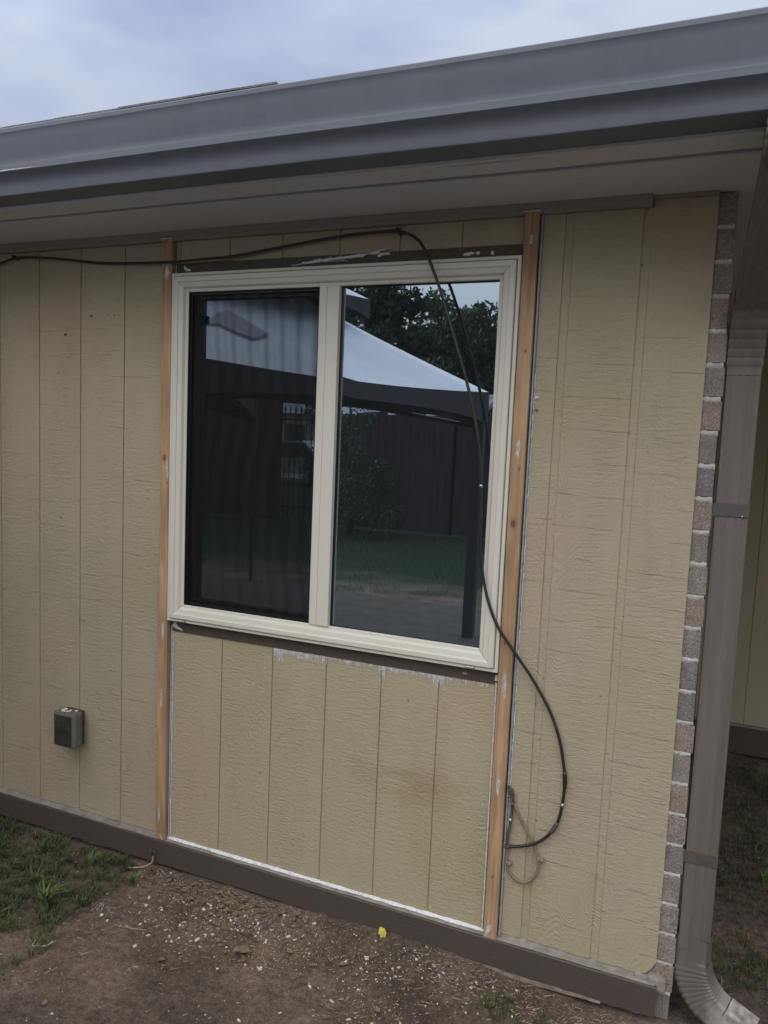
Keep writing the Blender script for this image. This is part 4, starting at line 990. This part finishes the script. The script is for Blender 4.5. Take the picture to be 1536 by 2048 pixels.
fe = empty('wood_fence', (-2, -10, 0)); tag(fe, 'dark weathered board fence reflected in the right pane', 'fence')
for (x0, x1) in ((-6.15, -3.8), (-3.8, -1.4), (-1.4, 1.0), (1.0, 3.4), (3.4, 5.8)):
    pn = MB(); x = x0
    while x < x1 - .05:
        h = 2.03 + rnd.uniform(-.03, .03); pn.box(x, x + .135, -10.01 + rnd.uniform(-.008, .008), -9.985, .02, h); x += .142
    pn.box(x0, x1, -10.06, -10.02, .4, .49).box(x0, x1, -10.06, -10.02, 1.6, 1.69)
    pn.build('panel', M['fencewood'], fe)
for x in (-6.2, -3.8, -1.4, 1.0, 3.4, 5.8): MB().box(x - .05, x + .05, -10.13, -10.065, 0, 2.1).build('post', M['fencewood'], fe)
fl = empty('wood_fence', (-9, -10, 0)); tag(fl, 'dark board fence left of the iron gate in the reflection', 'fence')
for (x0, x1) in ((-9.6, -7.25), (-12, -9.6), (-14.4, -12)):
    pn = MB(); x = x0
    while x < x1 - .05: pn.box(x, x + .135, -10.01, -9.985, .02, 2.45 + rnd.uniform(-.02, .02)); x += .142
    pn.build('panel', M['fencewood'], fl)
gtw = empty('iron_gate', (-6.7, -10, 0)); tag(gtw, 'black iron garden gate with spear bars and scrolls in the reflection', 'gate')
MB().box(-7.20, -7.13, -10.03, -9.96, 0, 2.3).build('gate_post', M['blackmetal'], gtw)
MB().box(-6.30, -6.23, -10.03, -9.96, 0, 2.3).build('gate_post', M['blackmetal'], gtw)
rr = MB().box(-7.12, -6.31, -10.01, -9.98, .25, .30).box(-7.12, -6.31, -10.01, -9.98, 1.17, 1.26).box(-7.12, -6.31, -10.01, -9.98, 1.86, 1.89)
rr.build('rail', M['blackmetal'], gtw)
for i in range(7):
    x = -7.06 + i * .112
    MB().tube([(x, -9.995, .1), (x, -9.995, 2.02), (x, -9.995, 2.06), (x, -9.995, 2.14)], [.009, .009, .022, .001], 6).build('bar', M['blackmetal'], gtw)
for cx in (-6.93, -6.83, -6.62, -6.52):
    MB().tube([(cx + (.045 - .035 * t / 14) * math.cos(t * .6), -9.995, 1.05 + (.045 - .035 * t / 14) * math.sin(t * .6)) for t in range(15)], .006, 5).build('scroll', M['blackmetal'], gtw)

# parked car and neighbouring houses across the street
car = empty('parked_car', (-12.5, -20, 0)); tag(car, 'pale green parked car seen through the iron gate', 'car')
def carx(p): return Vector((-12.5 + p[0], -20 + p[1], p[2]))
prof = [(-2.2, .35), (-2.25, .65), (-2.0, .85), (-1.3, .93), (-.75, 1.38), (.75, 1.42), (1.35, .98), (2.1, .90), (2.25, .6), (2.2, .35)]
V = []
for sgn in (-1, 1):
    for x, z in prof: V.append(carx((x, sgn * (.86 - (.12 if z > 1.1 else 0)), z)))
k = len(prof); F = [(i, (i + 1) % k, k + (i + 1) % k, k + i) for i in range(k)] + [tuple(range(k))[::-1], tuple(range(k, 2 * k))]
MB().add(V, F).build('body', M['carpaint'], car)
for sgn in (-1, 1):
    for x0, x1 in ((-1.05, -.08), (.0, .98)):
        yy = sgn * .845
        MB().add([carx((x0, yy + sgn * .03, .97)), carx((x1 + (.15 if x1 > .5 else 0), yy + sgn * .03, .97)), carx((x1 - .15, yy - sgn * .075, 1.34)), carx((x0 + (.38 if x0 < -.5 else 0), yy - sgn * .075, 1.34))], [(0, 1, 2, 3)]).build('side_window', M['carglass'], car)
    for x in (-1.4, 1.4):
        p = carx((x, sgn * .88, .33)); MB().tube([p - Vector((0, sgn * .2, 0)), p], .33, 20).build('wheel', M['rubber'], car)
nh = empty('neighbour_house', (-16, -38, 0)); tag(nh, 'cream house across the street seen through the iron gate', 'house')
MB().box(-26, -8, -44, -36, 0, 2.9).build('wall', M['cream'], nh)
MB().add([(-26.5, -35.3, 2.8), (-7.5, -35.3, 2.8), (-7.5, -44.7, 2.8), (-26.5, -44.7, 2.8), (-26.5, -40, 5), (-7.5, -40, 5)], [(0, 1, 5, 4), (2, 3, 4, 5), (0, 4, 3), (1, 2, 5), (0, 3, 2, 1)]).build('roof', M['paleshingle'], nh)
for x in (-22, -18, -14, -10.5): MB().box(x, x + 1.2, -35.99, -35.9, 1, 2.2).build('window', M['carglass'], nh)
nb = empty('garden_shed', (-5.9, -13, 0)); tag(nb, 'low shed with pale shingle roof behind the board fence', 'shed')
MB().box(-7.4, -4.2, -14.6, -12.2, 0, 2.0).build('wall', M['fencewood'], nb)
MB().add([(-7.6, -12.0, 2.10), (-4.0, -12.0, 1.98), (-4.0, -13.6, 2.62), (-7.6, -13.6, 2.72), (-7.6, -12.0, 2.02), (-4.0, -12.0, 1.90), (-4.0, -13.6, 2.5), (-7.6, -13.6, 2.6)], [(0, 1, 2, 3), (7, 6, 5, 4), (0, 4, 5, 1), (1, 5, 6, 2), (2, 6, 7, 3), (3, 7, 4, 0)]).build('roof', M['paleshingle'], nb)

def tree(x, y, h, cr_, n, label, mat='foliage', cat='tree', name='leafy_tree', base=.35, seed=1):
    t = empty(name, (x, y, 0)); tag(t, label, cat)
    r_ = random.Random(seed)
    tk = MB().tube([(x, y, 0), (x + .1, y, h * .3), (x - .05, y + .1, h * .55), (x, y, h * .85)], [h * .035, h * .028, h * .02, h * .006], 9)
    cl = []
    for i in range(26):
        a = r_.random() * 6.28; rr_ = cr_ * r_.random() ** .5; zz = h * (base + (1 - base) * r_.random()) ; k_ = (1 - ((zz / h - base) / (1 - base)) ** 2.2) ** .5 if zz < h else 0
        p = Vector((x + math.cos(a) * rr_ * k_, y + math.sin(a) * rr_ * k_, zz)); cl.append((p, cr_ * r_.uniform(.18, .36)))
        tk.tube([(x, y, zz * .6), (Vector((x, y, zz * .8)) + p) / 2, p], [h * .012, h * .007, h * .003], 5, False)
    tk.build('trunk', M['bark'], t)
    lf = MB()
    for i in range(n):
        p, s_ = cl[r_.randrange(len(cl))]
        d = Vector((r_.gauss(0, 1), r_.gauss(0, 1), r_.gauss(0, .8))).normalized() * s_ * r_.random() ** .4 * (1.0 + (.5 * r_.random() if r_.random() < .15 else 0)); q = p + d
        u = Vector((r_.gauss(0, 1), r_.gauss(0, 1), r_.gauss(0, 1))).normalized(); v = u.orthogonal().normalized(); sz = r_.uniform(.06, .125) * (h / 6)
        lf.add([q - u * sz, q + v * sz * .6, q + u * sz, q - v * sz * .6], [(0, 1, 2, 3)])
    lf.build('crown', M[mat], t)
    return t
tree(-7.5, -15.5, 5.3, 1.6, 12000, 'dark leafy tree behind the shed in the reflection', seed=3)
tree(-9.9, -17.0, 6.0, 1.7, 7000, 'tall dark tree at the left of the reflected trees', seed=4)
tree(-6.75, -17.5, 5.2, 1.5, 9000, 'paler feathery tree between two dark ones in the reflection', 'foliage_pale', seed=5)
tree(-5.0, -15.5, 4.45, 1.7, 14000, 'rounded dark tree at the right of the reflection', base=.2, seed=6)
tree(-5.9, -18.0, 5.0, 1.6, 7000, 'pale topped tree behind the rounded dark tree', 'foliage_pale', seed=8)
tree(-2.4, -15.5, 3.6, 1.6, 6000, 'dark tree at the far right of the reflected trees', base=.2, seed=9)
tree(-12.5, -16.0, 6.0, 2.4, 4000, 'dark tree behind the left board fence', seed=10)
tree(-5.30, -9.2, 2.0, .80, 7000, 'leafy shrub climbing in front of the board fence', cat='shrub', name='garden_shrub', base=.1, seed=12)
lw_ = MB(); r2 = random.Random(5)
for _ in range(14000):
    y = -4.85 - 5.0 * r2.random() ** 1.1; x = r2.uniform(-9, .5)
    if noise.noise(Vector((x * 1.3, y * 1.3, 2))) * 1.1 + (-4.85 - y) * .45 < r2.uniform(.0, .6): continue
    a = r2.random() * 6.28; L = r2.uniform(.02, .06)
    d = Vector((math.cos(a), math.sin(a), 0)) * L * .6; q = Vector((-d.y, d.x, 0)) * .12
    lw_.add([(x - q.x, y - q.y, -.03), (x + q.x, y + q.y, -.03), (x + d.x, y + d.y, L - .02)], [(0, 1, 2)])
tag(lw_.build('lawn', M['grass']), 'green lawn beyond the patio reflected in the glass', 'lawn', kind='stuff')
